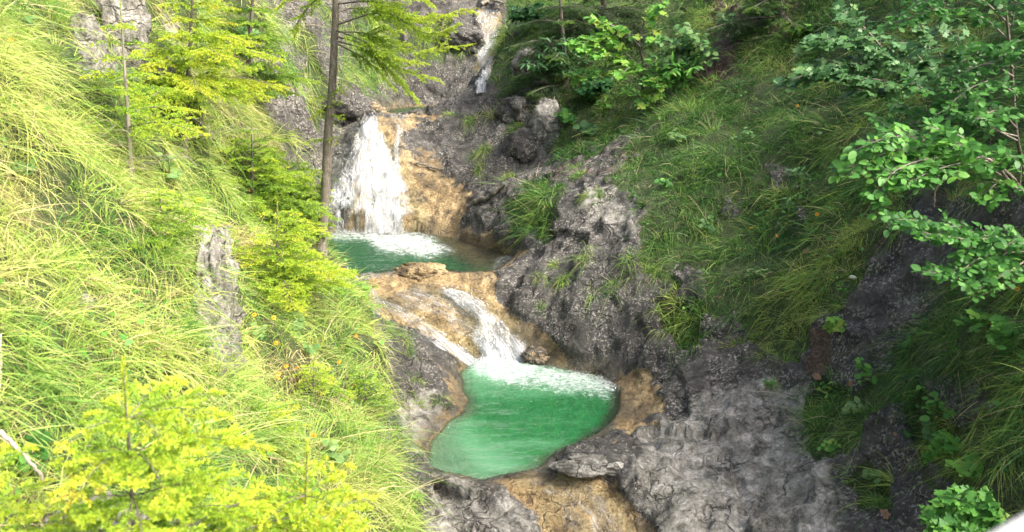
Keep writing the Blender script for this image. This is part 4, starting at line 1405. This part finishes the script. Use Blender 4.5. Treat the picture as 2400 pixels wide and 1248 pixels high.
broad_tree('beech_tree', 'tall leafy beech at the upper right edge with mid green leaves', b, [b - [0, 0, 0.1], P(2385, 330, 7.4), P(2370, 150, 7.3), P(2350, -60, 7.2)],
           [seg((2370, 100, 7.3), (2300, 40, 7.2), (2200, 20, 7.1), (2090, 60, 7.0)), seg((2368, 60, 7.3), (2300, 0, 7.2), (2230, -20, 7.1), (2150, 10, 7.0)), seg((2375, 180, 7.3), (2320, 150, 7.1), (2260, 170, 6.9), (2230, 190, 6.8)),
            seg((2378, 220, 7.3), (2330, 190, 7.0), (2270, 210, 6.8), (2210, 260, 6.7)), seg((2370, 130, 7.3), (2420, 80, 7.0), (2440, 60, 6.8)), seg((2380, 240, 7.3), (2410, 210, 7.0), (2440, 200, 6.8)), seg((2372, 60, 7.2), (2380, 10, 7.0), (2400, -30, 6.8)),
            seg((2380, 280, 7.3), (2300, 250, 7.0), (2230, 240, 6.9), (2150, 200, 6.8)), seg((2375, 160, 7.3), (2340, 120, 6.9), (2300, 110, 6.7)), seg((2382, 300, 7.3), (2340, 260, 6.9), (2290, 280, 6.6)),
            seg((2384, 320, 7.3), (2300, 300, 7.1), (2200, 290, 7.1), (2110, 250, 7.1)), seg((2384, 330, 7.3), (2290, 290, 6.9), (2180, 310, 6.9), (2060, 290, 6.9))],
           OVATE, 0.055, 0.55, leaf_m, 0.02, nleaf=8, gap=0.06, tw_len=0.26)
b = hit(2440, 520)[0]
broad_tree('willow_shrub', 'shrub with pale oval leaves hanging out over the right slope', b, [b - [0, 0, 0.1], P(2390, 440, 6.6), P(2330, 380, 6.5), P(2290, 345, 6.4)],
           [seg((2380, 430, 6.6), (2260, 370, 6.4), (2120, 350, 6.2), (1980, 395, 6.1)), seg((2340, 390, 6.5), (2200, 340, 6.3), (2100, 320, 6.2), (2020, 345, 6.1)), seg((2330, 380, 6.5), (2200, 370, 6.2), (2100, 400, 6.0), (2050, 470, 5.9)),
            seg((2300, 350, 6.4), (2230, 310, 6.3), (2180, 300, 6.2)), seg((2390, 440, 6.6), (2250, 400, 6.3), (2150, 390, 6.1), (2080, 410, 6.0)), seg((2350, 400, 6.5), (2300, 350, 6.2), (2240, 340, 6.0)), seg((2390, 430, 6.6), (2390, 380, 6.3), (2360, 360, 6.1)),
            seg((2395, 450, 6.6), (2340, 430, 6.3), (2300, 470, 6.2)), seg((2370, 420, 6.6), (2290, 380, 6.2), (2190, 400, 6.0), (2130, 430, 5.9))],
           OVATE, 0.065, 0.42, leaf_m, 0.022, nleaf=7, gap=0.085, tw_len=0.2)
b = hit(2440, 640)[0]
broad_tree('beech_shrub', 'low flat beech bough at the right edge below the oval leaved shrub', b, [b - [0, 0, 0.1], P(2420, 590, 5.9), P(2380, 570, 5.8), P(2330, 555, 5.8)],
           [seg((2400, 580, 5.9), (2280, 545, 5.7), (2170, 520, 5.6), (2090, 515, 5.5)), seg((2360, 560, 5.8), (2260, 560, 5.6), (2160, 545, 5.5)), seg((2400, 590, 5.9), (2310, 600, 5.6), (2240, 640, 5.5), (2185, 640, 5.4)), seg((2420, 600, 5.9), (2360, 640, 5.6), (2290, 680, 5.5)),
            seg((2380, 570, 5.8), (2340, 610, 5.6), (2260, 670, 5.4)), seg((2410, 580, 5.9), (2340, 560, 5.7), (2250, 590, 5.6)), seg((2420, 610, 5.9), (2400, 560, 5.7), (2350, 580, 5.6))],
           OVATE, 0.052, 0.5, leaf_m, 0.016, nleaf=7, gap=0.06, tw_len=0.16)
b = hit(2260, 1330)[0]
broad_tree('maple_shrub', 'small maple bush with broad green leaves at the bottom right beside the white handrail', b, [b - [0, 0, 0.1], b + [0, 0, 0.15], P(2262, 1220, b[1] - 0.05), P(2260, 1180, b[1] - 0.1)],
           [seg((2262, 1250, b[1]), (2220, 1215, b[1] - .2), (2200, 1230, b[1] - .3)), seg((2262, 1230, b[1]), (2290, 1190, b[1] - .2), (2320, 1205, b[1] - .3)), seg((2260, 1220, b[1] - .1), (2250, 1180, b[1] - .2), (2255, 1165, b[1] - .25)),
            seg((2262, 1260, b[1]), (2250, 1235, b[1] - .3), (2240, 1245, b[1] - .4)), seg((2262, 1250, b[1]), (2310, 1235, b[1] - .2), (2330, 1250, b[1] - .3))], MAPLE, 0.10, 0.36, leaf_m, 0.012, cat='bush', nleaf=4, gap=0.07, tw_len=0.13)
# grey green shrubs on the upper right
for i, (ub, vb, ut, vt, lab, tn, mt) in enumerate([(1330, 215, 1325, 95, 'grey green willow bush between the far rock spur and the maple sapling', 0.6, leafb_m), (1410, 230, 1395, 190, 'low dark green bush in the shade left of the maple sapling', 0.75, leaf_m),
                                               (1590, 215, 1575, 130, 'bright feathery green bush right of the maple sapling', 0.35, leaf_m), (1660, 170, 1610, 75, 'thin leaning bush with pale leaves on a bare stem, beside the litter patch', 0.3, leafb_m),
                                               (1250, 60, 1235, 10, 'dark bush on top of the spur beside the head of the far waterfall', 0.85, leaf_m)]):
    b = hit(ub, vb)[0]
    D = b[1]
    sp = abs(vb - vt) * 0.75
    brs = []
    for j in range(9):
        a = rng.uniform(-1, 1)
        h = rng.uniform(0.25, 1)
        s0 = rng.uniform(0.2, 0.6)
        brs.append(seg((ub + (ut - ub) * s0, vb + (vt - vb) * s0, D), (ub + (ut - ub) * s0 + a * sp * 0.5, vb + (vt - vb) * (s0 + h) / 2, D - rng.uniform(0, 0.6)), (ut + a * sp, vb + (vt - vb) * h, D - rng.uniform(0.1, 0.9))))
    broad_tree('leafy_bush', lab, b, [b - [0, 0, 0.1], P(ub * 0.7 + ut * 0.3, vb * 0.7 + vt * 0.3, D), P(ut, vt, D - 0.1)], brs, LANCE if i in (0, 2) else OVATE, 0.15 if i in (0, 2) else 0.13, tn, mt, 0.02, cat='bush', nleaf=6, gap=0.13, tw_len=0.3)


# ------------------------------------------------------------------ herbs, flowers, tufts
def herb(name, label, p, n, stems, h, size, tmpl, tint, mat, nleaf=5, group=None, cat='plant', lean=0.5):
    o = thing(name, p, label, cat, group)
    la, st = Acc(), Acc()
    LP, LD = [], []
    for s in range(stems):
        d = n * 0.6 + np.array([0, -0.15, 0.8]) + rng.normal(0, lean, 3)
        d /= np.linalg.norm(d)
        l = h * rng.uniform(0.6, 1.15)
        c = spline([p - n * 0.02, p + d * l * 0.5, p + d * l + np.array([0, 0, -0.12]) * l], 6)
        tube(st, c, np.linspace(0.004, 0.002, 6), 4, 0.5, False)
        for j in range(nleaf):
            q = 0.3 + 0.7 * j / max(1, nleaf - 1)
            x = q * 5
            k = min(int(x), 4)
            o_ = c[k] + (c[k + 1] - c[k]) * (x - k)
            az = j * 2.4 + rng.random()
            ld = np.array([math.cos(az), math.sin(az), 0.1])
            LP.append(o_ + ld * size * 0.25)
            LD.append(ld)
    leaves(la, tmpl, np.array(LP), np.array(LD), size, tint, np.array([-0.1, -0.5, 0.8]), 0.3)
    link('stems', st.mesh('stems', p), mat, o)
    link('leaves', la.mesh('leaves', p), mat, o)
    return o


HERBS = [  # u, v, label, stems, height, leaf size, kind, tint, bluish
    (1770, 655, 'pale green compound leaved herb on the right slope above the hanging tuft', 5, .22, .08, LANCE, .2, 1), (1965, 770, 'yellowish lobed herb under the dark grass overhang', 4, .2, .10, MAPLE, .15, 0),
    (1985, 700, 'tall umbel stalk herb with a pale head at the grass edge', 2, .4, .06, LANCE, .3, 0), (1590, 335, 'light herb beside the upper end of the gravel strip', 6, .25, .09, OVATE, .25, 1),
    (1660, 535, 'small round leaved herb in the middle of the right slope', 5, .2, .07, ROUND, .45, 1), (1560, 440, 'leafy herb on the rim above the pale rock patch', 5, .25, .08, OVATE, .5, 0),
    (1330, 290, 'umbel herb with broad leaves beside the upright boulder', 6, .35, .13, MAPLE, .5, 0), (1380, 320, 'cluster of broad leaves in shade under the maple sapling', 7, .3, .13, ROUND, .55, 1),
    (1420, 260, 'yellow green herb at the foot of the maple sapling', 6, .35, .12, LANCE, .2, 0), (1480, 235, 'tall fresh herb just left of the maple stem', 7, .4, .13, LANCE, .25, 0),
    (1800, 60, 'small pale sapling in the dark litter at the top', 4, .5, .14, OVATE, .35, 1), (1700, 70, 'sapling with light leaves left of the dark litter patch', 4, .45, .13, OVATE, .3, 1), (1890, 80, 'low broad leaved herb near the top right shade', 6, .3, .13, MAPLE, .5, 0),
    (2200, 970, 'upright green herb in the lower right grass', 6, .3, .07, OVATE, .35, 0), (2190, 1030, 'round leaved creeping herb at the lower right grass edge', 5, .2, .075, ROUND, .35, 1), (2225, 1070, 'maple seedling with three lobed leaves near the lower right', 4, .2, .09, MAPLE, .3, 0),
    (2290, 1110, 'maple seedling left of the bottom right maple bush', 4, .2, .09, MAPLE, .28, 0), (2310, 760, 'broad green seedling below the beech bough', 4, .22, .10, MAPLE, .35, 0), (2370, 800, 'leafy seedling at the right edge below the beech bough', 5, .25, .09, MAPLE, .4, 0),
    (2000, 975, 'herb with pale undersides at the tip of the lower right tuft', 6, .22, .07, OVATE, .2, 1), (1950, 930, 'yellow spotted herb above the slab at the right', 5, .25, .06, LANCE, .15, 0), (2030, 880, 'thin seedling on the dark ledge at the right', 4, .25, .07, OVATE, .35, 0),
    (2035, 1130, 'bluish herb growing out of the small lower tuft', 6, .18, .05, ROUND, .25, 1), (1945, 1060, 'small bright herb hanging at the slab edge', 5, .18, .055, OVATE, .25, 0), (1800, 905, 'tiny green tuft herb above the thin stick', 6, .14, .05, LANCE, .4, 0),
    (2140, 560, 'shade herb at the foot of the dark right rocks', 5, .3, .08, OVATE, .6, 1), (1870, 430, 'fern like herb beside the dark hole in the slope', 7, .3, .09, LANCE, .45, 1), (1850, 500, 'arching herb below the dark hole in the slope', 6, .3, .08, LANCE, .5, 1), (1760, 330, 'pale seedling in the long grass of the right slope', 4, .25, .08, OVATE, .3, 1),
    (690, 770, 'bluish columbine leaves in the left slope grass', 5, .22, .06, ROUND, .12, 1), (600, 800, 'pale columbine leaves near the left rock face', 5, .2, .06, ROUND, .15, 1), (770, 1090, 'bluish round leaved herb on the lower left slope', 6, .22, .06, ROUND, .15, 1), (720, 830, 'small bluish herb among orange flowers', 4, .18, .05, ROUND, .2, 1),
    (400, 425, 'grey green rose shoot on the left rim', 5, .3, .08, OVATE, .12, 1), (345, 260, 'broad green herb between the two left trunks', 6, .35, .13, OVATE, .3, 1), (30, 410, 'light broad leaves at the left edge', 4, .25, .09, OVATE, .2, 1), (40, 70, 'broad leaved herb in the top left corner', 4, .3, .11, LANCE, .25, 1), (60, 1080, 'dark broad leaves at the lower left behind the corner spruce', 5, .2, .09, OVATE, .5, 0),
    (800, 700, 'arching leafy twig at the rim beside the leaning trunk', 4, .35, .07, OVATE, .2, 0), (850, 690, 'leafy shoot reaching over the ochre ledge', 4, .3, .07, OVATE, .15, 0), (965, 1180, 'bright herb on the rock edge at the bottom of the left slope', 5, .16, .045, OVATE, .2, 0), (560, 100, 'blue green bush leaves by the pale cliff', 8, .5, .11, ROUND, .35, 1)]
for (u, v, lab, st_, h, sz, tm_, ti, bl) in HERBS:
    p, n = hit(u, v)
    herb('herb_plant', lab, p, n, st_ + 1, h * (1 if p[1] > 6 else .8), sz, tm_, ti, leafb_m if bl else leaf_m, group='leafy herbs on the banks')

PETAL = leaf_template([(0, 0.15), (0.13, 0.3), (0.17, 0.7), (0.08, 1.0), (0, 1.02)], 0.0, 0.12)


def flat_mat(name, col, rough=0.5, trans=0.2):
    m, nt, out = mat_new(name)
    g = NT(nt)
    cc = g.mix(g.noise(g.pos(), 40, 2), tuple(0.75 * c for c in col), col)
    t = g.node('ShaderNodeBsdfTranslucent')
    g.set(t.inputs['Color'], cc)
    g.link(g.mixsh(trans, g.principled(cc, rough), t.outputs[0]), out.inputs['Surface'])
    return m


yel_m = flat_mat('yellow_petal', (0.75, 0.36, 0.01))
disc_m = flat_mat('flower_disc', (0.45, 0.16, 0.01))
stem_m = flat_mat('green_stem', (0.10, 0.18, 0.03))
whitep_m = flat_mat('white_petal', (0.55, 0.58, 0.42))
FLW = [(645, 768), (650, 895), (671, 880), (655, 905), (648, 950), (693, 884), (832, 805), (696, 1165), (735, 1050), (830, 926), (648, 826), (790, 870), (40, 22), (8, 125), (588, 464), (606, 527), (752, 560), (1757, 551), (1825, 565), (1920, 520), (1875, 262), (600, 760), (2380, 705)]
WHERE = ['high on the lower left slope', 'in the left slope cluster, upper left one', 'in the left slope cluster, upper right one', 'in the left slope cluster, lower one', 'just below the cluster on the left slope', 'right of the cluster on the left slope',
         'at the grass rim above the emerald pool', 'above the low bottom spruce', 'beside the bluish herb on the lower left slope', 'near the sapling above the emerald pool', 'between the yellow tipped spruce and the flower cluster', 'on the left slope below the ochre chute', 'in the top left corner', 'at the left edge, upper part',
         'on the conical spruce foot', 'above the yellow tipped spruce', 'at the foot of the leaning trunk', 'on the shaded right slope, brighter one', 'on the shaded right slope, right of its pair', 'high on the right slope', 'in pale grass below the maple bough', 'beside the left rock face', 'at the right edge under the beech bough']
for (u, v), wh in zip(FLW, WHERE):
    p, n = hit(u, v)
    up = n * 0.4 + np.array([0, -0.2, 0.8]) + rng.normal(0, 0.15, 3)
    up /= np.linalg.norm(up)
    h = 0.12
    o = thing('daisy_flower', p, 'orange yellow daisy on a thin stem ' + wh, 'flower', 'orange yellow daisies')
    a = Acc()
    tube(a, spline([p, p + up * h * 0.5 + rng.normal(0, 0.01, 3), p + up * h], 5), 0.0022, 4, 0.5, False)
    link('stem', a.mesh('stem', p), stem_m, o)
    c = p + up * h
    face = np.array([-c[0] * 0.05, -0.7, 0.6]) + rng.normal(0, 0.25, 3)
    face /= np.linalg.norm(face)
    r = 0.023 * (1 if p[1] < 9 else 1.2)
    a = Acc()
    s_ = np.cross(face, [1, 0, 0.1])
    s_ /= np.linalg.norm(s_)
    t2 = np.cross(face, s_)
    th = np.arange(13) * 2 * math.pi / 13
    dd = np.cos(th)[:, None] * s_ + np.sin(th)[:, None] * t2
    scatter(a, PETAL[0], PETAL[1], frames(dd, np.tile(face, (13, 1))) * r * 1.1, np.tile(c, (13, 1)), 0.5)
    link('petals', a.mesh('petals', p), yel_m, o)
    a = Acc()
    tube(a, np.array([c - face * 0.002, c + face * 0.004, c + face * 0.006]), [r * 0.36, r * 0.33, r * 0.12], 9, 0.5)
    link('disc', a.mesh('disc', p), disc_m, o)
def rock_mesh(name, c, size, seed, mat, sub=5, rot=0.0, amp=0.28):
    import bmesh
    b_ = bmesh.new()
    bmesh.ops.create_icosphere(b_, subdivisions=sub, radius=1.0)
    v = np.array([q.co[:] for q in b_.verts])
    f = np.array([[w.index for w in q.verts] for q in b_.faces])
    b_.free()
    h1, _ = facets(v * 1.25 + seed * 5.1, seed)
    h2, _ = facets(v * 3.3 + seed * 2.1, seed + 7)
    r = 1 + amp * h1 + amp * 0.35 * h2 + 0.10 * fbm(v * 1.5 + seed, 3, seed) + 0.03 * fbm(v * 7, 3, seed + 3)
    v = v * r[:, None] * np.asarray(size)
    c_, s_ = math.cos(rot), math.sin(rot)
    v = v @ np.array([[c_, s_, 0], [-s_, c_, 0], [0, 0, 1]])
    zero = np.zeros(len(v))
    return v, f


# white umbel heads
for u, v, wh in ((1985, 690, 'at the dark grass edge of the right slope'), (1355, 225, 'beside the upright boulder')):
    p, n = hit(u, v + 25)
    o = thing('umbel_flower', p, 'pale cream umbel flower head ' + wh, 'flower', 'pale umbel flowers')
    top = p + np.array([0, -0.08, 0.32])
    a = Acc()
    tube(a, spline([p, p * .5 + top * .5 + [0.01, 0, 0], top], 6), 0.003, 4, 0.5, False)
    vv, ff = rock_mesh('umbel', top, (0.042, 0.042, 0.02), 51, None, 3, 0, 0.35)
    w_ = Acc()
    w_.add(vv + top + [0, 0, 0.045], ff)
    for j in range(12):
        e = top + np.array([math.cos(j * 2.4), math.sin(j * 2.4), 0]) * 0.012 * math.sqrt(j) + [0, 0, 0.04]
        tube(a, np.array([top - [0, 0, 0.005], e]), 0.0012, 3, 0.5, False)
    link('umbel', w_.mesh('umbel', p), whitep_m, o)

# single grass tufts on the rocks
TUFTS = [(1265, 650, 'on the left shoulder of the dark rock dome', .2), (1318, 655, 'beside the first tuft on the dark rock dome', .16), (1422, 670, 'in the middle of the dark rock dome', .24), (1382, 595, 'broad, near the top of the dark rock dome', .28), (1270, 720, 'tiny, low on the dark rock dome', .1), (1470, 610, 'on the upper right of the dark rock dome', .2),
         (1535, 640, 'where the dark rock dome meets the grass slope', .3), (1305, 620, 'yellowish, on the left edge of the dark rock dome', .12), (1205, 310, 'on the dark rock wall below the far spur', .3), (1130, 350, 'on the ledge above the driftwood', .28), (1160, 270, 'on the brow right of the upper pool', .32), (1110, 285, 'hanging on the wall right of the upper fall lip', .3),
         (1055, 268, 'at the lip of the upper pool', .18), (1200, 415, 'in the corner beside the driftwood log', .26), (1120, 400, 'in the crack right of the ochre wall', .18), (1220, 240, 'brown and dry, on the far spur', .26), (1280, 250, 'hanging over the upright boulder', .34), (1730, 800, 'small, on the slab under the right slope', .14), (1620, 745, 'drooping, on the lip above the slabs', .26),
         (940, 790, 'on the dark wall left of the ochre chute', .16), (968, 890, 'clinging low on the wall left of the emerald pool', .13), (975, 945, 'mossy, beside the emerald pool on the left', .14), (1035, 945, 'at the left rim of the emerald pool', .12), (925, 1020, 'hanging below the left slope rim', .26), (1815, 905, 'small, above the thin stick on the slabs', .12),
         (1790, 830, 'small, under the hanging grass of the right slope', .14), (905, 760, 'beside the rim left of the ochre chute', .14), (960, 830, 'halfway down the wall left of the ochre chute', .12), (1355, 415, 'on the gravel strip', .2), (1385, 455, 'on top of the pale rock patch', .18), (1590, 260, 'at the top of the gravel strip', .4)]
for u, v, wh, L in TUFTS:
    p, n = hit(u, v)
    m = 5
    c_ = p + rng.normal(0, L * 0.32, (m, 3)) * [1, .5, .3]
    for i in range(m):
        c_[i] = drop(c_[i, 0], c_[i, 1])[0] if abs(drop(c_[i, 0], c_[i, 1])[0][2] - p[2]) < 0.25 else p
    ti = np.full(m, 0.62) + rng.normal(0, 0.1, m)
    v_, f_, t_ = tufts(c_, np.tile(n, (m, 1)), 44, np.full(m, L), np.full(m, 0.005 if p[1] < 13 else 0.008), 3, ti, 0.04 + L * 0.1, 0.12, 1.1)
    o = link('grass_tuft', mesh_np('grass_tuft', v_ - p, f_, True, {'tint': t_}), grass_m, None, p)
    tag(o, 'grass tuft ' + wh, 'grass tuft', 'grass tufts on bare rock')

# small leafy ground cover between the grass
for nm, lab, selq, dens, sz, ti, mt in (('ground_cover', 'small broad leaves of low herbs mixed into the grass of the left bank', left_q, 55, 0.045, 0.22, leaf_m), ('ground_cover', 'small leaves of low herbs and moss plants in the grass of the right bank', (~left_q) & (qX > 0), 42, 0.06, 0.55, leaf_m)):
    p, n, k = sample_ground(gw, np.where(selq, dens, 0) * smooth(-0.05, 0.4, fbm(V1[quads[:, 0]] * 1.2, 3, 301)))
    a = Acc()
    dd = rng.normal(0, 1, (len(p), 3))
    leaves(a, OVATE, p + n * rng.uniform(0.03, 0.16, len(p))[:, None], dd, sz, ti, np.array([0.0, -0.35, 0.8]), 0.4)
    tag(link(nm, a.mesh(nm), mt), lab, 'ground cover', None, 'stuff')

# ------------------------------------------------------------------ boulders, stones, driftwood
def boulder(label, u, v, size, seed, pale=0.3, sink=0.2, d=None, moss=0.2, name='boulder', rot=0.0, off=(0, 0, 0), ochre=0.0, group=None, cat='rock', sub=5, pos=None):
    p = np.asarray(pos) if pos is not None else hit(u, v)[0] + np.asarray(off)
    vv, f = rock_mesh(name, p, size, seed, None, sub, rot)
    z_ = np.zeros(len(vv))
    o = link(name, mesh_np(name, vv, f, True, {'grass': z_, 'ochre': z_ + ochre, 'bed': z_, 'pale': z_ + pale, 'litter': z_, 'moss': z_ + moss, 'crack': z_, 'wetrim': z_}), tm, None, p)
    tag(o, label, cat, group)
    return o


boulder('tall pale upright boulder at the foot of the green slope beside the dark wall', 1281, 300, (0.34, 0.36, 0.62), 3, 0.75, off=(0, 0.1, 0))
boulder('dark rounded boulder jammed below the upright pale one', 1228, 352, (0.40, 0.42, 0.42), 5, 0.1, off=(0, 0.15, 0))
boulder('dark blocky rock on the brow right of the upper pool', 1215, 275, (0.46, 0.5, 0.44), 8, 0.15, off=(0, 0.2, 0))
boulder('grey rock in the shade under the far spur', 1245, 160, (0.45, 0.45, 0.5), 11, 0.55, off=(0, 0.2, 0))
boulder('dark rock hump at the left end of the upper pool', 806, 262, (0.55, 0.5, 0.4), 14, 0.15, off=(0, 0.1, 0))
boulder('low wet ochre hump on the sill of the middle pool', 985, 640, (0.42, 0.25, 0.14), 17, 0.2, off=(0, 0.05, 0.0), ochre=0.75, moss=0.0)
boulder('bluish grey rock hump beside the outflow below the emerald pool', 1385, 1085, (0.40, 0.20, 0.09), 21, 0.6, off=(0, 0.0, -0.04), moss=0.1)
boulder('dark overhanging rock lip left of the far waterfall', 1085, 95, (0.75, 0.6, 0.45), 24, 0.1, off=(0, 0.1, 0.05))
boulder('wet dark step rock in the foot of the small cascade', 1262, 838, (0.24, 0.22, 0.15), 27, 0.1, off=(0, 0.05, 0), ochre=0.55, moss=0)
STN = ['longest ochre stone', 'second ochre stone from the left', 'third ochre stone from the left', 'small round ochre stone', 'last ochre stone']
for i, (u, v, s) in enumerate(((874, 251, .16), (884, 258, .13), (896, 262, .12), (908, 263, .09), (922, 264, .08))):
    boulder(STN[i] + ' left of the upper pool', u, v, (s * 1.3, s, s * .8), 40 + i, 0.5, ochre=0.65, moss=0, name='stone', group='stones at the upper pool', cat='stone', sub=3, rot=i)
boulder('white rock block breaking out of the grass behind the thin grey trunk', 285, 75, (0.28, 0.3, 0.75), 31, 1.0, off=(0.0, 0.1, 0), moss=0)
boulder('grey rock face breaking out of the left grass bank, dark on its right side', 503, 690, (0.13, 0.30, 0.50), 37, 0.62, off=(-0.06, 0.1, -0.05), moss=0)
boulder('pale knobbly rock in the top left grass beside the white block', 195, 110, (0.16, 0.2, 0.32), 33, 1.0, off=(0, 0.08, 0), moss=0)
boulder('pale flat rock under the near spruce at the bottom left', 190, 1235, (0.30, 0.2, 0.12), 35, 1.0, off=(0, 0.0, 0.02), moss=0.2)
boulder('small pale stone in the left grass', 200, 720, (0.06, 0.05, 0.06), 36, 1.0, moss=0, name='stone', cat='stone', sub=3, off=(0, 0, .03))


def log(name, label, pts, r0, r1, tint, cat, kn=0.25, branches=()):
    p0 = np.asarray(pts[0])
    a = Acc()
    c = spline(pts, 24)
    c[1:-1] += rng.normal(0, r0 * kn, (22, 3))
    tube(a, c, np.linspace(r0, r1, 24), 9, tint, True, 0.12)
    o = thing(name, p0, label, cat)
    link('stem', a.mesh('stem', p0), bm_, o)
    for q in branches:
        a = Acc()
        tube(a, spline(q, 8), np.linspace(r1 * 0.9, r1 * 0.4, 8), 6, tint, True, 0.1)
        link('side_twig', a.mesh('side_twig', p0), bm_, o)
    return o


def up_(u, v, h):
    return hit(u, v)[0] + np.array([0, -0.03, h])


log('driftwood_log', 'dark weathered driftwood log lying up the slope right of the main waterfall', [up_(1096, 490, .05), up_(1120, 478, .07), up_(1150, 466, .07), up_(1168, 452, .07), up_(1186, 441, .08)], 0.055, 0.03, 0.05, 'log')
log('fallen_branch', 'dark fallen branch lying across the ochre wall beside the main waterfall', [up_(975, 387, .05), up_(1000, 393, .05), up_(1020, 400, .05), up_(1040, 403, .05)], 0.028, 0.02, 0.0, 'branch', branches=([up_(1036, 402, .05), up_(1040, 397, .10), up_(1043, 392, .12)],))
log('fallen_stick', 'thin pale stick lying across the slabs at the right', [up_(1768, 922, .03), up_(1800, 926, .05), up_(1835, 934, .05), up_(1868, 942, .04)], 0.007, 0.004, 0.9, 'stick')
log('fallen_stick', 'leaning brown dead stem below the maple bough on the right slope', [up_(1868, 292, .0), P(1890, 265, hit(1868, 292)[0][1] - .1), P(1935, 212, hit(1868, 292)[0][1] - .3)], 0.012, 0.006, 0.3, 'stick')
log('fallen_branch', 'bare grey branch arching in the shade under the oval leaved shrub', [P(2390, 450, 6.4), P(2310, 370, 6.3), P(2240, 400, 6.3), P(2195, 445, 6.3), P(2190, 485, 6.35)], 0.012, 0.005, 0.55, 'branch', branches=([P(2240, 400, 6.3), P(2210, 390, 6.25), P(2180, 420, 6.2)],))
log('fallen_branch', 'pale bare branch lying at the left edge under the near spruce', [up_(10, 800, .05), up_(12, 860, .07), up_(10, 920, .05), up_(6, 955, .03)], 0.011, 0.008, 0.95, 'branch')
log('fallen_branch', 'grey branch poking up at the lower left behind the near spruce', [P(0, 1010, 3.1), P(40, 1050, 3.1), P(80, 1095, 3.12), P(110, 1140, 3.15)], 0.010, 0.006, 0.9, 'branch')
log('driftwood_log', 'grey log lodged above the head of the far waterfall', [up_(1128, 22, .15), up_(1150, 16, .2), up_(1180, 22, .2)], 0.06, 0.04, 0.3, 'log')

# fallen leaves on the right bank
dead_m = flat_mat('dead_leaf', (0.30, 0.16, 0.09), 0.6, 0.2)
DL = [(2082, 1206, 'brown lobed leaf on the bare rock below the small tuft', MAPLE), (2000, 895, 'reddish leaf above the lower right tuft', OVATE), (1910, 880, 'rust brown leaf under the grass edge', OVATE), (2160, 992, 'tan leaf at the edge of the lower right grass', LANCE), (1885, 590, 'tan leaf in the right slope grass', OVATE), (2105, 1025, 'orange brown leaf beside the mossy lump', OVATE), (2205, 1180, 'pinkish leaf near the bottom right maple bush', OVATE)]
for u, v, lab, t in DL:
    p, n = hit(u, v)
    a = Acc()
    leaves(a, t, np.array([p + n * 0.03]), rng.normal(0, 1, (1, 3)), 0.09, 0.5, n + np.array([0, -0.3, 0.2]), 0.2)
    tag(link('fallen_leaf', a.mesh('fallen_leaf', p), dead_m, None, p), lab, 'leaf', 'fallen leaves on the right bank')

# ------------------------------------------------------------------ white handrail of the viewing bridge, cut by the lower right corner
pm, nt, out = mat_new('white_painted_rail')
g = NT(nt)
nz = g.noise(g.pos(), 14, 4)
g.link(g.principled(g.mix(nz, (0.55, 0.54, 0.52), (0.80, 0.79, 0.77)), 0.45, g.bump(nz, 0.2, 0.003)), out.inputs['Surface'])
ra, rb_ = P(2304, 1363, 0.62), P(2514, 1234, 0.70)
rd = (rb_ - ra) / np.linalg.norm(rb_ - ra)
side = np.cross(rd, [0, 0, 1.0])
side /= np.linalg.norm(side)
o = thing('handrail', ra, 'white painted handrail end blurred in the lower right corner', 'railing')
a = Acc()
q0, q1 = ra - rd * 0.25, rb_ + rd * 0.5
mid = (side * 0.03 - np.cross(side, rd) * 0.0)
tube(a, np.array([q0, q0 * .5 + q1 * .5, q1]) * 1.0, 0.03, 20, 0.5)
link('top_rail', a.mesh('top_rail', ra), pm, o)
a = Acc()
pp = q1 - rd * 0.1
tube(a, np.array([pp - [0, 0, 0.03], pp - [0, 0, 0.6], pp - [0, 0, 1.1]]), 0.022, 16, 0.5)
link('post', a.mesh('post', ra), pm, o)
